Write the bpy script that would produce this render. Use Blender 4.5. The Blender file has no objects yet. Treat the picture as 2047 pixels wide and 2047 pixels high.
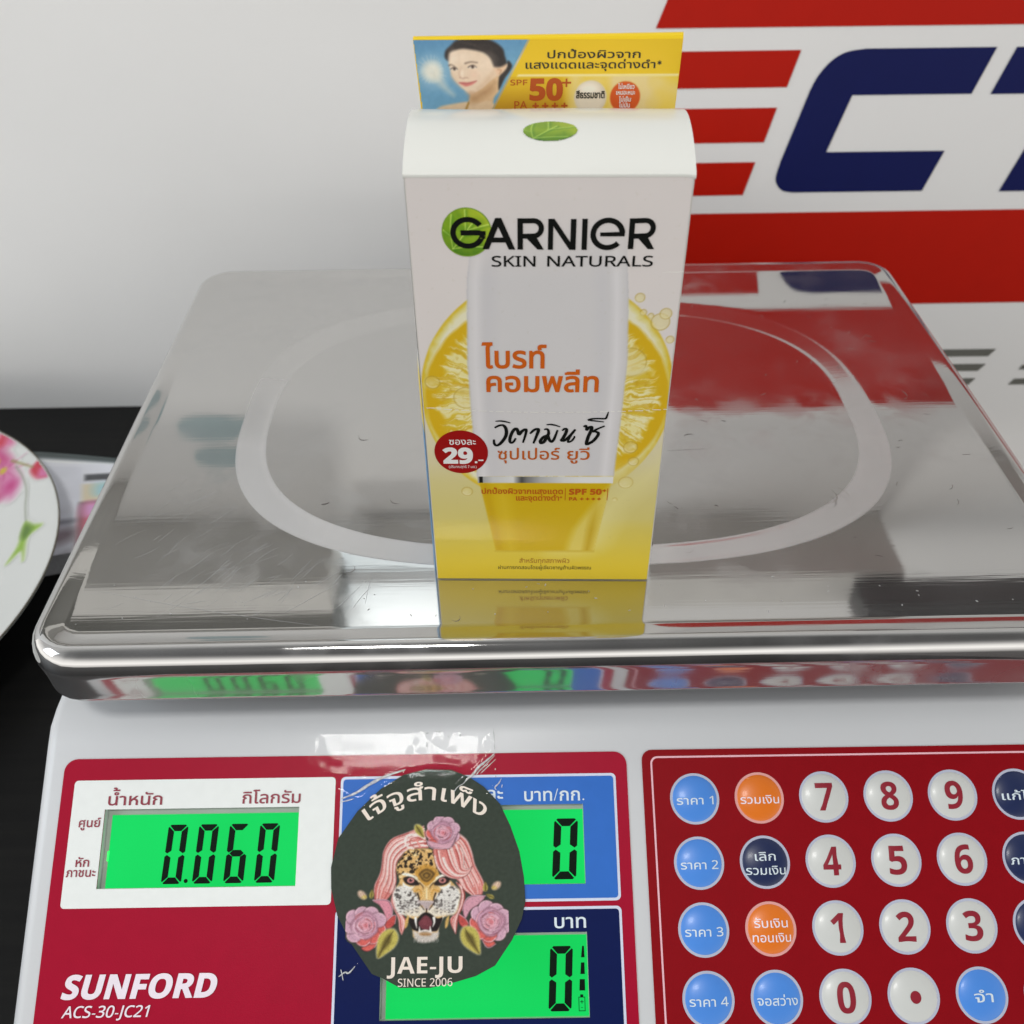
import bpy, bmesh, math, random
import numpy as np
from mathutils import Vector, Matrix
from mathutils.geometry import delaunay_2d_cdt

random.seed(7)
SC = bpy.context.scene
COL = SC.collection
R = math.radians

# ---------------------------------------------------------------- camera
def cam_axes(pitch, yaw, roll):
    cy, sy = math.cos(yaw), math.sin(yaw)
    f0, r0, u0 = Vector((sy, cy, 0)), Vector((cy, -sy, 0)), Vector((0, 0, 1))
    f = f0 * math.cos(pitch) - u0 * math.sin(pitch)
    u = f0 * math.sin(pitch) + u0 * math.cos(pitch)
    return r0 * math.cos(roll) + u * math.sin(roll), -r0 * math.sin(roll) + u * math.cos(roll), f
cam = bpy.data.cameras.new('camera')
cam_o = bpy.data.objects.new('camera', cam); COL.objects.link(cam_o)
r_, u_, f_ = cam_axes(R(40.7996), R(0.57823), R(-0.66513))
m = Matrix.Identity(4)
for i in range(3):
    m[i][0], m[i][1], m[i][2] = r_[i], u_[i], -f_[i]
m[2][3] = 0.3674
cam_o.matrix_world = m
cam.sensor_width = 36; cam.sensor_fit = 'HORIZONTAL'; cam.lens = 1912.07 / 2047 * 36
cam.clip_start = 0.01; cam.clip_end = 50
cam.dof.use_dof = True; cam.dof.focus_distance = 0.285; cam.dof.aperture_fstop = 20
SC.camera = cam_o

# ---------------------------------------------------------------- world, lamps, exposure
W = bpy.data.worlds.new('World'); SC.world = W; W.use_nodes = True
nt = W.node_tree; bg = nt.nodes['Background']
bg.inputs['Strength'].default_value = 0.62
tc = nt.nodes.new('ShaderNodeTexCoord'); sp = nt.nodes.new('ShaderNodeSeparateXYZ')
rmp = nt.nodes.new('ShaderNodeValToRGB'); mp = nt.nodes.new('ShaderNodeMapRange')
mp.inputs['From Min'].default_value = -1; mp.inputs['From Max'].default_value = 1
nt.links.new(tc.outputs['Generated'], sp.inputs[0]); nt.links.new(sp.outputs['Z'], mp.inputs['Value'])
nt.links.new(mp.outputs[0], rmp.inputs[0]); nt.links.new(rmp.outputs[0], bg.inputs['Color'])
vm = nt.nodes.new('ShaderNodeVectorMath'); vm.operation = 'DOT_PRODUCT'; vm.inputs[1].default_value = (.05, -.60, .80)
m2 = nt.nodes.new('ShaderNodeMapRange'); m2.interpolation_type = 'SMOOTHSTEP'; m2.inputs['From Min'].default_value = .62; m2.inputs['From Max'].default_value = .93; m2.inputs['To Min'].default_value = 1; m2.inputs['To Max'].default_value = .10  # dark patch added behind the camera to shade the panel and carton front
mm = nt.nodes.new('ShaderNodeMix'); mm.data_type = 'RGBA'; mm.blend_type = 'MULTIPLY'; mm.inputs['Factor'].default_value = 1
nt.links.new(tc.outputs['Generated'], vm.inputs[0]); nt.links.new(vm.outputs['Value'], m2.inputs['Value'])
nt.links.new(rmp.outputs[0], mm.inputs['A']); nt.links.new(m2.outputs[0], mm.inputs['B']); nt.links.new(mm.outputs['Result'], bg.inputs['Color'])
e = rmp.color_ramp.elements
e[0].position = 0.35; e[0].color = (0.16, 0.15, 0.145, 1)
e[1].position = 0.5; e[1].color = (2.7, 2.63, 2.53, 1)
x = e.new(0.75); x.color = (0.95, 0.94, 0.92, 1)
x = e.new(1.0); x.color = (1.0, 1.0, 0.98, 1)

def area(name, loc, target, sx, sy, power, col, parent=None):
    l = bpy.data.lights.new(name, 'AREA'); l.shape = 'RECTANGLE'; l.size = sx; l.size_y = sy
    l.energy = power; l.color = col
    o = bpy.data.objects.new(name, l); COL.objects.link(o)
    o.location = loc
    o.rotation_euler = (Vector(target) - Vector(loc)).to_track_quat('-Z', 'Y').to_euler()
    return o
area('ceiling_lamp', (-0.27, -0.70, 2.0), (-0.27, -0.70, 0), 0.36, 0.30, 15, (1.0, 0.985, 0.95))
area('window_light', (-2.2, -0.5, 1.3), (0, 0.25, 0.1), 1.0, 1.2, 16, (0.80, 0.90, 1.0))

vs = SC.view_settings
vs.view_transform = 'Standard'; vs.look = 'None'; vs.exposure = 0; vs.gamma = 1; vs.use_curve_mapping = False

# ---------------------------------------------------------------- helpers
def lin1(c):
    c = c / 255.0
    return c / 12.92 if c <= 0.04045 else ((c + 0.055) / 1.055) ** 2.4
def lin(c, k=1.0):
    return tuple(min(0.92, lin1(v) / k) for v in c)

MATS = {}
def mat(name, col, rough=0.5, metal=0.0, var=0.05, scale=60.0, bump=0.0, bscale=400.0, coat=0.0, spec=0.5, emit=None, vcol=False):
    if name in MATS: return MATS[name]
    m = bpy.data.materials.new(name); m.use_nodes = True
    n = m.node_tree; b = n.nodes['Principled BSDF']; L = n.links.new
    t = n.nodes.new('ShaderNodeTexCoord')
    no = n.nodes.new('ShaderNodeTexNoise'); no.inputs['Scale'].default_value = scale; no.inputs['Detail'].default_value = 4
    L(t.outputs['Object'], no.inputs['Vector'])
    mr = n.nodes.new('ShaderNodeMapRange'); mr.inputs['To Min'].default_value = 1 - var; mr.inputs['To Max'].default_value = 1 + var
    mr.inputs['From Min'].default_value = 0.25; mr.inputs['From Max'].default_value = 0.75
    L(no.outputs['Fac'], mr.inputs['Value'])
    mx = n.nodes.new('ShaderNodeMix'); mx.data_type = 'RGBA'; mx.blend_type = 'MULTIPLY'; mx.inputs['Factor'].default_value = 1
    if vcol:
        at = n.nodes.new('ShaderNodeVertexColor'); at.layer_name = 'print'
        L(at.outputs['Color'], mx.inputs['A'])
    else:
        mx.inputs['A'].default_value = (*col, 1)
    L(mr.outputs[0], mx.inputs['B']); L(mx.outputs['Result'], b.inputs['Base Color'])
    b.inputs['Roughness'].default_value = rough; b.inputs['Metallic'].default_value = metal
    b.inputs['Coat Weight'].default_value = coat; b.inputs['Coat Roughness'].default_value = 0.12
    b.inputs['Specular IOR Level'].default_value = spec
    if bump:
        n2 = n.nodes.new('ShaderNodeTexNoise'); n2.inputs['Scale'].default_value = bscale; n2.inputs['Detail'].default_value = 3
        L(t.outputs['Object'], n2.inputs['Vector'])
        bp = n.nodes.new('ShaderNodeBump'); bp.inputs['Strength'].default_value = bump; bp.inputs['Distance'].default_value = 0.0004
        L(n2.outputs['Fac'], bp.inputs['Height']); L(bp.outputs[0], b.inputs['Normal'])
    if emit:
        b.inputs['Emission Color'].default_value = (*emit[0], 1); b.inputs['Emission Strength'].default_value = emit[1]
    MATS[name] = m
    return m

def mesh(name, verts, faces, material, parent=None, smooth=False, cols=None, label=None):
    me = bpy.data.meshes.new(name)
    me.from_pydata([tuple(v) for v in verts], [], [tuple(f) for f in faces])
    me.update()
    if smooth:
        me.polygons.foreach_set('use_smooth', [True] * len(me.polygons))
    if cols is not None:
        a = me.color_attributes.new('print', 'FLOAT_COLOR', 'POINT')
        c = np.ones((len(verts), 4), np.float32); c[:, :3] = cols
        a.data.foreach_set('color', c.ravel())
    o = bpy.data.objects.new(name, me); COL.objects.link(o)
    if material: me.materials.append(material)
    if parent: o.parent = parent
    if label: o['label'] = label
    return o

def bm_obj(name, bm, material, parent=None, smooth=False, label=None):
    me = bpy.data.meshes.new(name); bm.to_mesh(me); bm.free()
    if smooth: me.polygons.foreach_set('use_smooth', [True] * len(me.polygons))
    o = bpy.data.objects.new(name, me); COL.objects.link(o); me.materials.append(material)
    if parent: o.parent = parent
    if label: o['label'] = label
    return o

def thing(name, label, cat, loc=(0, 0, 0), rz=0.0, group=None):
    o = bpy.data.objects.new(name, None); COL.objects.link(o)
    o.empty_display_size = 0.02
    o.location = loc; o.rotation_euler = (0, 0, rz)
    o['label'] = label; o['category'] = cat
    if group: o['group'] = group
    return o

# ---- flat shapes: contours -> triangles (non-zero winding)
def area2(c):
    return 0.5 * sum(c[i - 1][0] * c[i][1] - c[i][0] * c[i - 1][1] for i in range(len(c)))
def fill(conts, grid=0.0):
    vv, ed, seg = [], [], []
    for c in conts:
        p = []
        for q in c:
            if not p or (abs(q[0] - p[-1][0]) + abs(q[1] - p[-1][1])) > 1e-6: p.append(q)
        if len(p) > 1 and abs(p[0][0] - p[-1][0]) + abs(p[0][1] - p[-1][1]) < 1e-6: p.pop()
        if len(p) < 3: continue
        s = len(vv); n = len(p)
        vv += [Vector((q[0], q[1])) for q in p]
        for i in range(n):
            ed.append((s + i, s + (i + 1) % n)); seg.append((*p[i], *p[(i + 1) % n]))
    if grid:
        a = np.array([(v.x, v.y) for v in vv]); lo, hi = a.min(0), a.max(0)
        for gx in np.arange(lo[0] + grid * .37, hi[0], grid):
            for gy in np.arange(lo[1] + grid * .41, hi[1], grid): vv.append(Vector((gx, gy)))
    r = delaunay_2d_cdt(vv, ed, [], 0, 1e-7)
    V = np.array([(v.x, v.y) for v in r[0]]); F = np.array([f for f in r[2] if len(f) == 3], int)
    cen = V[F].mean(1); S = np.array(seg)
    wn = np.zeros(len(F), int)
    for x0, y0, x1, y1 in S:
        side = (x1 - x0) * (cen[:, 1] - y0) - (cen[:, 0] - x0) * (y1 - y0)
        wn += ((y0 <= cen[:, 1]) & (y1 > cen[:, 1]) & (side > 0)).astype(int)
        wn -= ((y0 > cen[:, 1]) & (y1 <= cen[:, 1]) & (side < 0)).astype(int)
    F = F[wn != 0]
    used, inv = np.unique(F, return_inverse=True)
    return V[used], inv.reshape(F.shape)

def flat(name, conts, surf, material, parent, grid=0.0, label=None):
    V, F = fill(conts, grid)
    return mesh(name, [surf(a, b) for a, b in V], F, material, parent, label=label)

def slab(name, conts, surf3, h0, h1, material, parent, label=None):
    """a sheet with real thickness from h0 to h1; every contour gets an edge wall"""
    V, F = fill(conts)
    vs = [surf3(a, b, h1) for a, b in V]; fs = [tuple(f) for f in F]
    k = len(vs); vs += [surf3(a, b, h0) for a, b in V]; fs += [tuple(reversed([k + i for i in f])) for f in F]
    for c in conts:
        s = len(vs); n = len(c)
        for q in c: vs.append(surf3(*q, h1)); vs.append(surf3(*q, h0))
        for i in range(n):
            j = (i + 1) % n
            fs.append((s + 2 * i, s + 2 * i + 1, s + 2 * j + 1, s + 2 * j))
    return mesh(name, vs, fs, material, parent, label=label)

def rrect(x0, y0, x1, y1, r=0.0, n=6):
    if r <= 0: return [(x0, y0), (x1, y0), (x1, y1), (x0, y1)]
    out = []
    for cx, cy, a in ((x1 - r, y0 + r, -90), (x1 - r, y1 - r, 0), (x0 + r, y1 - r, 90), (x0 + r, y0 + r, 180)):
        for i in range(n + 1):
            t = R(a + 90 * i / n); out.append((cx + r * math.cos(t), cy + r * math.sin(t)))
    return out
def hole(c): return list(reversed(c))
def ellipse(cx, cy, rx, ry, n=48):
    return [(cx + rx * math.cos(2 * math.pi * i / n), cy + ry * math.sin(2 * math.pi * i / n)) for i in range(n)]

def catmull(p, closed=False, n=8):
    p = [np.array(q, float) for q in p]; out = []; N = len(p)
    for i in range(N if closed else N - 1):
        if closed: a, b, c, d = p[i - 1], p[i], p[(i + 1) % N], p[(i + 2) % N]
        else: a, b, c, d = p[max(i - 1, 0)], p[i], p[i + 1], p[min(i + 2, N - 1)]
        for k in range(n):
            t = k / n
            out.append(tuple(0.5 * (2 * b + (c - a) * t + (2 * a - 5 * b + 4 * c - d) * t * t + (3 * b - a - 3 * c + d) * t ** 3)))
    if not closed: out.append(tuple(p[-1]))
    return out
def stroke(p, w, w0=None, w1=None, caps=True):
    """outline of a stroke along polyline p: width w, tapering to w0 / w1 at its ends"""
    p = np.array(p, float); N = len(p)
    d = np.gradient(p, axis=0); d /= np.maximum(np.hypot(*d.T), 1e-9)[:, None]
    nrm = np.c_[-d[:, 1], d[:, 0]]
    t = np.linspace(0, 1, N); ww = np.full(N, w / 2.0)
    if w0 is not None: ww = np.minimum(ww, w0 / 2 + (w - w0) / 2 * np.clip(t / .3, 0, 1))
    if w1 is not None: ww = np.minimum(ww, w1 / 2 + (w - w1) / 2 * np.clip((1 - t) / .3, 0, 1))
    a = p + nrm * ww[:, None]; b = p - nrm * ww[:, None]
    out = [tuple(q) for q in b]
    if caps:
        an = math.atan2(d[-1, 1], d[-1, 0])
        out += [tuple(p[-1] + ww[-1] * np.array((math.cos(an + s), math.sin(an + s)))) for s in (-1, -.5, 0, .5, 1)]
    out += [tuple(q) for q in a[::-1]]
    if caps:
        an = math.atan2(-d[0, 1], -d[0, 0])
        out += [tuple(p[0] + ww[0] * np.array((math.cos(an + s), math.sin(an + s)))) for s in (-1, -.5, 0, .5, 1)]
    return out if area2(out) > 0 else out[::-1]
def arc(cx, cy, rx, ry, a0, a1, n=28):
    return [(cx + rx * math.cos(R(a0 + (a1 - a0) * i / n)), cy + ry * math.sin(R(a0 + (a1 - a0) * i / n))) for i in range(n + 1)]

# ---- lettering: outlines of the built-in font, laid out, fattened and fitted to a box
def style(s, st):
    A, a, d = {'bold': (0x1D5D4, 0x1D5EE, 0x1D7EC), 'sans': (0x1D5A0, 0x1D5BA, 0x1D7E2), 'ital': (0x1D608, 0x1D622, 0x1D7E2)}[st]
    return ''.join(chr(A + ord(c) - 65) if 'A' <= c <= 'Z' else chr(a + ord(c) - 97) if 'a' <= c <= 'z' else chr(d + ord(c) - 48) if c.isdigit() else c for c in s)
CACHE = {}
def outlines(s, res=5):
    if (s, res) in CACHE: return CACHE[(s, res)]
    cu = bpy.data.curves.new('lettering_source', 'FONT'); cu.body = s; cu.size = 1
    o = bpy.data.objects.new('lettering_source', cu); COL.objects.link(o)
    dg = bpy.context.evaluated_depsgraph_get()
    k = o.to_curve(dg); out = []
    for sp in k.splines:
        b = sp.bezier_points; c = []
        for i in range(len(b)):
            p, q = b[i], b[(i + 1) % len(b)]
            p0, p1, p2, p3 = [np.array(v[:2]) for v in (p.co, p.handle_right, q.handle_left, q.co)]
            st = np.linalg.norm(p1 - p0) + np.linalg.norm(p3 - p2) + np.linalg.norm(p1 - p2) - np.linalg.norm(p3 - p0) < 1e-4
            for j in range(1 if st else res):
                t = j / (1 if st else res)
                c.append(tuple((1 - t) ** 3 * p0 + 3 * (1 - t) ** 2 * t * p1 + 3 * (1 - t) * t * t * p2 + t ** 3 * p3))
        q = []
        for v in c:
            if not q or math.hypot(v[0] - q[-1][0], v[1] - q[-1][1]) > 1e-5: q.append(v)
        if len(q) > 2: out.append(q)
    o.to_curve_clear(); bpy.data.objects.remove(o); bpy.data.curves.remove(cu)
    CACHE[(s, res)] = out
    return out
def fatten(conts, d):
    if not d: return conts
    sgn = 1 if sum(area2(c) for c in conts) > 0 else -1
    out = []
    for c in conts:
        p = np.array(c); e = np.roll(p, -1, 0) - p; e /= np.maximum(np.hypot(*e.T), 1e-9)[:, None]
        n = np.c_[e[:, 1], -e[:, 0]] * sgn
        m = n + np.roll(n, 1, 0); l = np.maximum(np.hypot(*m.T), .5)
        out.append([tuple(v) for v in p + m / l[:, None] * d * np.minimum(2 / l, 1.6)[:, None]])
    return out
def letters(s, x0, x1, base, h, st=None, fat=0.0, shear=0.0, extra=()):
    """contours of s fitted between x0 and x1 on baseline base, reference letter height h (y up)"""
    t = style(s, st) if st else s
    c = outlines(t)
    ref = outlines('ก' if any('\u0e00' < ch < '\u0e7f' for ch in s) else style('H', st) if st else 'H')
    hy = max(v[1] for q in ref for v in q)
    for (g, dx, dy) in extra:
        c = c + [[(v[0] + dx, v[1] + dy) for v in q] for q in outlines(g)]
    c = fatten(c, fat)
    c = [[(v[0] + shear * v[1], v[1]) for v in q] for q in c]
    lo = min(v[0] for q in c for v in q); hi = max(v[0] for q in c for v in q)
    kx = (x1 - x0) / (hi - lo); ky = h / hy
    return [[(x0 + (v[0] - lo) * kx, base + v[1] * ky) for v in q] for q in c]

# ---- printed pictures: a small painter whose result becomes the colours of a fine grid
class Canvas:
    def __init__(s, x0, x1, y0, y1, step, bgc, gain):
        s.x = np.arange(x0, x1 + step * .5, step); s.y = np.arange(y0, y1 + step * .5, step)
        s.X, s.Y = np.meshgrid(s.x, s.y); s.gain = gain; s.step = step
        s.C = np.empty(s.X.shape + (3,)); s.C[:] = bgc
    def box(s, lo, hi, pad):
        i0, i1 = np.searchsorted(s.x, (lo[0] - pad, hi[0] + pad)); j0, j1 = np.searchsorted(s.y, (lo[1] - pad, hi[1] + pad))
        return slice(j0, j1), slice(i0, i1)
    def mix(s, sl, a, col):
        col = np.asarray(col, float)
        s.C[sl] = s.C[sl] * (1 - a[..., None]) + col * a[..., None]
    def poly(s, pts, col, soft=None, alpha=1.0, smooth=True, tex=None):
        soft = soft or s.step
        p = np.array(catmull(pts, True, 5) if smooth else pts, float)
        sl = s.box(p.min(0), p.max(0), soft * 2); X, Y = s.X[sl], s.Y[sl]
        if X.size == 0: return
        D = np.full(X.shape, 1e9); ins = np.zeros(X.shape, bool); q = np.roll(p, -1, 0)
        for (ax, ay), (bx, by) in zip(p, q):
            dx, dy = bx - ax, by - ay; l2 = dx * dx + dy * dy + 1e-12
            t = np.clip(((X - ax) * dx + (Y - ay) * dy) / l2, 0, 1)
            D = np.minimum(D, (X - ax - t * dx) ** 2 + (Y - ay - t * dy) ** 2)
            if ay != by:
                ins ^= ((ay > Y) != (by > Y)) & (X < (bx - ax) * (Y - ay) / (by - ay) + ax)
        D = np.sqrt(D); D[ins] *= -1
        a = np.clip(.5 - D / (2 * soft), 0, 1) * alpha
        if tex is not None: a = a * tex(X, Y)
        s.mix(sl, a, col)
    def line(s, pts, w, col, w1=None, soft=None, alpha=1.0, smooth=True):
        soft = soft or s.step * .8
        p = np.array(catmull(pts, False, 6) if smooth and len(pts) > 2 else pts, float); w1 = w if w1 is None else w1
        sl = s.box(p.min(0), p.max(0), max(w, w1) + soft * 2); X, Y = s.X[sl], s.Y[sl]
        if X.size == 0: return
        A = np.zeros(X.shape); n = len(p) - 1
        for i in range(n):
            ax, ay = p[i]; dx, dy = p[i + 1] - p[i]; l2 = dx * dx + dy * dy + 1e-12
            t = np.clip(((X - ax) * dx + (Y - ay) * dy) / l2, 0, 1)
            d = np.hypot(X - ax - t * dx, Y - ay - t * dy)
            ww = (w + (w1 - w) * (i + t) / n) / 2
            A = np.maximum(A, np.clip(.5 - (d - ww) / (2 * soft), 0, 1))
        s.mix(sl, A * alpha, col)
    def ell(s, cx, cy, rx, ry, col, soft=None, alpha=1.0, rot=0.0):
        n = 20; c, k = math.cos(R(rot)), math.sin(R(rot))
        pts = [(cx + rx * math.cos(t) * c - ry * math.sin(t) * k, cy + rx * math.cos(t) * k + ry * math.sin(t) * c) for t in np.linspace(0, 2 * math.pi, n, False)]
        s.poly(pts, col, soft, alpha)
    def glow(s, cx, cy, rx, ry, col, alpha=1.0, power=1.0):
        sl = s.box((cx - rx, cy - ry), (cx + rx, cy + ry), 0)
        d = np.hypot((s.X[sl] - cx) / rx, (s.Y[sl] - cy) / ry)
        s.mix(sl, np.clip(1 - d, 0, 1) ** power * alpha, col)
    def strands(s, ga, gb, n, cols, w, jit=.3, soft=None, seed=1, alpha=1.0):
        rnd = random.Random(seed); a = np.array(catmull(ga, False, 6)); b = np.array(catmull(gb, False, 6))
        def rs(p, m):
            t = np.linspace(0, len(p) - 1, m); return np.c_[np.interp(t, range(len(p)), p[:, 0]), np.interp(t, range(len(p)), p[:, 1])]
        a, b = rs(a, 24), rs(b, 24)
        for i in range(n):
            k = min(1, max(0, (i + .5 + rnd.uniform(-jit, jit)) / n)); q = a * (1 - k) + b * k
            i0 = rnd.randint(0, 3); i1 = 24 - rnd.randint(0, 5)
            s.line(q[i0:i1], w * rnd.uniform(.6, 1.3), cols[i % len(cols)], w * .4, soft, alpha, smooth=False)
    def noise(s, scale, seed=0, octs=3):
        rs = np.random.RandomState(seed); out = np.zeros(s.X.shape); amp = 1.0; tot = 0
        for o in range(octs):
            f = scale * 2 ** o; gx = (s.X - s.x[0]) * f; gy = (s.Y - s.y[0]) * f
            g = rs.rand(int(gy.max()) + 3, int(gx.max()) + 3); ix, iy = gx.astype(int), gy.astype(int); fx, fy = gx - ix, gy - iy
            fx, fy = fx * fx * (3 - 2 * fx), fy * fy * (3 - 2 * fy)
            out += amp * ((g[iy, ix] * (1 - fx) + g[iy, ix + 1] * fx) * (1 - fy) + (g[iy + 1, ix] * (1 - fx) + g[iy + 1, ix + 1] * fx) * fy)
            tot += amp; amp *= .5
        return out / tot
    def blur(s, n=1, sl=None):
        for _ in range(n):
            P = np.pad(s.C, ((1, 1), (1, 1), (0, 0)), 'edge')
            s.C = (4 * P[1:-1, 1:-1] + 2 * (P[:-2, 1:-1] + P[2:, 1:-1] + P[1:-1, :-2] + P[1:-1, 2:]) + P[:-2, :-2] + P[2:, 2:] + P[:-2, 2:] + P[2:, :-2]) / 16
    def colors(s):
        c = np.clip(s.C, 0, 255) / 255.0
        l = np.where(c <= .04045, c / 12.92, ((c + .055) / 1.055) ** 2.4)
        return np.minimum(l / s.gain, .9)
    def build(s, name, surf, material, parent, mask=None, flip=False, smooth=False, label=None):
        ny, nx = s.X.shape; idx = np.arange(nx * ny).reshape(ny, nx)
        q = np.stack([idx[:-1, :-1], idx[:-1, 1:], idx[1:, 1:], idx[1:, :-1]], -1)
        if flip: q = q[..., ::-1]
        q = q.reshape(-1, 4); col = s.colors().reshape(-1, 3)
        P = surf(s.X.ravel(), s.Y.ravel())
        if mask is not None:
            mk = mask.ravel(); q = q[mk[q].all(1)]
            us, inv = np.unique(q, return_inverse=True); q = inv.reshape(-1, 4); P = P[us]; col = col[us]
        me = bpy.data.meshes.new(name)
        me.vertices.add(len(P)); me.vertices.foreach_set('co', P.astype(np.float32).ravel())
        me.loops.add(q.size); me.loops.foreach_set('vertex_index', q.astype(np.int32).ravel())
        me.polygons.add(len(q)); me.polygons.foreach_set('loop_start', np.arange(0, q.size, 4, dtype=np.int32))
        me.update(calc_edges=True)
        if smooth: me.polygons.foreach_set('use_smooth', [True] * len(q))
        a = me.color_attributes.new('print', 'FLOAT_COLOR', 'POINT')
        c4 = np.ones((len(P), 4), np.float32); c4[:, :3] = col; a.data.foreach_set('color', c4.ravel())
        o = bpy.data.objects.new(name, me); COL.objects.link(o); me.materials.append(material); o.parent = parent
        if label: o['label'] = label
        return o

def boxbm(bm, x0, x1, y0, y1, z0, z1, bev=0.0, seg=2):
    r = bmesh.ops.create_cube(bm, size=1)
    for v in r['verts']:
        v.co = Vector((x0 + (v.co.x + .5) * (x1 - x0), y0 + (v.co.y + .5) * (y1 - y0), z0 + (v.co.z + .5) * (z1 - z0)))
    if bev:
        ed = list({e for v in r['verts'] for e in v.link_edges})
        bmesh.ops.bevel(bm, geom=ed, offset=bev, segments=seg, profile=.5, affect='EDGES')
def tube(path, rad, n=10):
    P = [Vector(p) for p in path]; vs, fs = [], []
    for i, p in enumerate(P):
        d = (P[min(i + 1, len(P) - 1)] - P[max(i - 1, 0)]).normalized()
        a = d.orthogonal().normalized() if i == 0 else (a - d * a.dot(d)).normalized(); b = d.cross(a)
        for k in range(n):
            t = 2 * math.pi * k / n; vs.append(p + (a * math.cos(t) + b * math.sin(t)) * rad)
    for i in range(len(P) - 1):
        for k in range(n): fs.append((i * n + k, i * n + (k + 1) % n, (i + 1) * n + (k + 1) % n, (i + 1) * n + k))
    fs += [tuple(range(n))[::-1], tuple((len(P) - 1) * n + k for k in range(n))]
    return vs, fs

# ================================================================ setting
G = 0.70       # how much of a matt surface's colour comes back in this light (photograph value / paint)
WALL_Y = 0.5435
bm = bmesh.new(); boxbm(bm, -1.3, 1.3, WALL_Y, WALL_Y + .06, -.75, 1.6)
wall = bm_obj('wall', bm, mat('wall_paint', (.87, .865, .855), .55, var=.025, scale=7, bump=.25, bscale=220))
wall['kind'] = 'structure'; wall['label'] = 'smooth off white painted wall behind the scale'; wall['category'] = 'wall'

def table_mat():
    m = mat('black_wood', (.006, .006, .006), .55, var=0, spec=.22); n = m.node_tree; b = n.nodes['Principled BSDF']; L = n.links.new
    t = n.nodes.new('ShaderNodeTexCoord'); mp = n.nodes.new('ShaderNodeMapping'); mp.inputs['Scale'].default_value = (4, 60, 60)
    no = n.nodes.new('ShaderNodeTexNoise'); no.inputs['Scale'].default_value = 4; no.inputs['Detail'].default_value = 6; no.inputs['Distortion'].default_value = .6
    L(t.outputs['Object'], mp.inputs[0]); L(mp.outputs[0], no.inputs['Vector'])
    cr = n.nodes.new('ShaderNodeValToRGB'); cr.color_ramp.elements[0].position = .35; cr.color_ramp.elements[1].position = .7
    cr.color_ramp.elements[0].color = (.0022, .0022, .0024, 1); cr.color_ramp.elements[1].color = (.0055, .0054, .005, 1)
    L(no.outputs['Fac'], cr.inputs[0]); L(cr.outputs[0], b.inputs['Base Color'])
    bp = n.nodes.new('ShaderNodeBump'); bp.inputs['Strength'].default_value = .12; bp.inputs['Distance'].default_value = .0005
    L(no.outputs['Fac'], bp.inputs['Height']); L(bp.outputs[0], b.inputs['Normal'])
    return m
bm = bmesh.new(); boxbm(bm, -1.3, .262, -.5, WALL_Y - .001, -.04, 0)
tb = bm_obj('table', bm, table_mat()); tb['kind'] = 'structure'; tb['label'] = 'black wood grain table top against the wall'; tb['category'] = 'table'

# ---- courier sign printed on the wall (real height and place on the wall plane, millimetres)
sign = thing('wall_sign', 'printed red, white and blue sign with stripes and big slanted letters on the wall', 'sign', (.26, WALL_Y, .15))
def SG(off):
    return lambda x, z: (x / 1000 - .26, -off, z / 1000 - .15)
RED, BLUE, GREY = mat('sign_red', lin((160, 16, 0), .70), .4, var=.03, spec=.2), mat('sign_blue', lin((10, 18, 70), .70), .4, var=.03, spec=.2), mat('sign_grey', lin((92, 92, 86), .75), .45)
STRIPE = [(83.7, 231.1), (470, 230.2), (470, 306), (122, 306), (112, 301), (106, 293)]
flat('stripe', [STRIPE], SG(.0004), RED, sign)
flat('stripe', [[(92, 129.6), (470, 129.0), (470, 67.2), (92, 67.8)]], SG(.0004), RED, sign)
for l, z1, z0, xr1, xr0 in ((93, 219.6, 200.7, 162.3, 158.0), (95, 190.0, 171.0, 154.5, 150.3), (99, 159.9, 140.5, 147.2, 142.8)):
    flat('letter_bar', [[(l, z1), (xr1, z1), (xr0, z0), (l - 4, z0)]], SG(.0004), RED, sign)
Cc = [(267.0, 219.7)] + catmull([(197, 219.8), (186.7, 218.2), (179.5, 213.8), (174, 206.5), (171, 199)], n=5) + catmull([(161.6, 160), (160.4, 150.7), (162.3, 145.9), (166, 142.7), (172, 141.6)], n=5) + [(247.9, 141.4), (254.6, 164.8), (186.8, 165.0), (194.8, 196.0), (260.5, 195.8)]
flat('letter', [Cc], SG(.0004), BLUE, sign)
flat('letter', [[(277.6, 219.6), (390, 219.3), (380, 195.4), (326, 195.5), (311, 140.4), (293.4, 140.4), (308.6, 195.5), (271.0, 195.5)]], SG(.0004), BLUE, sign)
for q in ([(290.5, 33.4), (326.8, 33.2), (322.9, 27.7), (292, 27.9)], [(292.5, 22.1), (323.5, 21.8), (319.6, 16.3), (294, 16.6)], [(295, 10.7), (320, 10.6), (316.5, 5.2), (297, 5.4)],
          [(352, 27), (392, 27), (388, 22), (349.3, 22)], [(348.5, 20.4), (386, 20.3), (383, 16.8), (346.9, 16.9)], [(346.6, 9.6), (380, 9.5), (376, 4.8), (343.8, 4.9)]):
    flat('small_letter_bar', [q], SG(.0004), GREY, sign)

vs_, fs_ = tube([(.376, WALL_Y - .002, -.0853), (.380, WALL_Y - .002, -.0838), (.386, WALL_Y - .002, -.0812), (.40, WALL_Y - .002, -.077), (.45, WALL_Y - .002, -.07), (.60, WALL_Y - .002, -.06)], .0016)
cb = mesh('cable', vs_, fs_, mat('black_rubber', (.01, .009, .009), .5), smooth=True)
cb['label'] = 'thin black cable clipped along the wall low at the right'; cb['category'] = 'cable'

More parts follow.
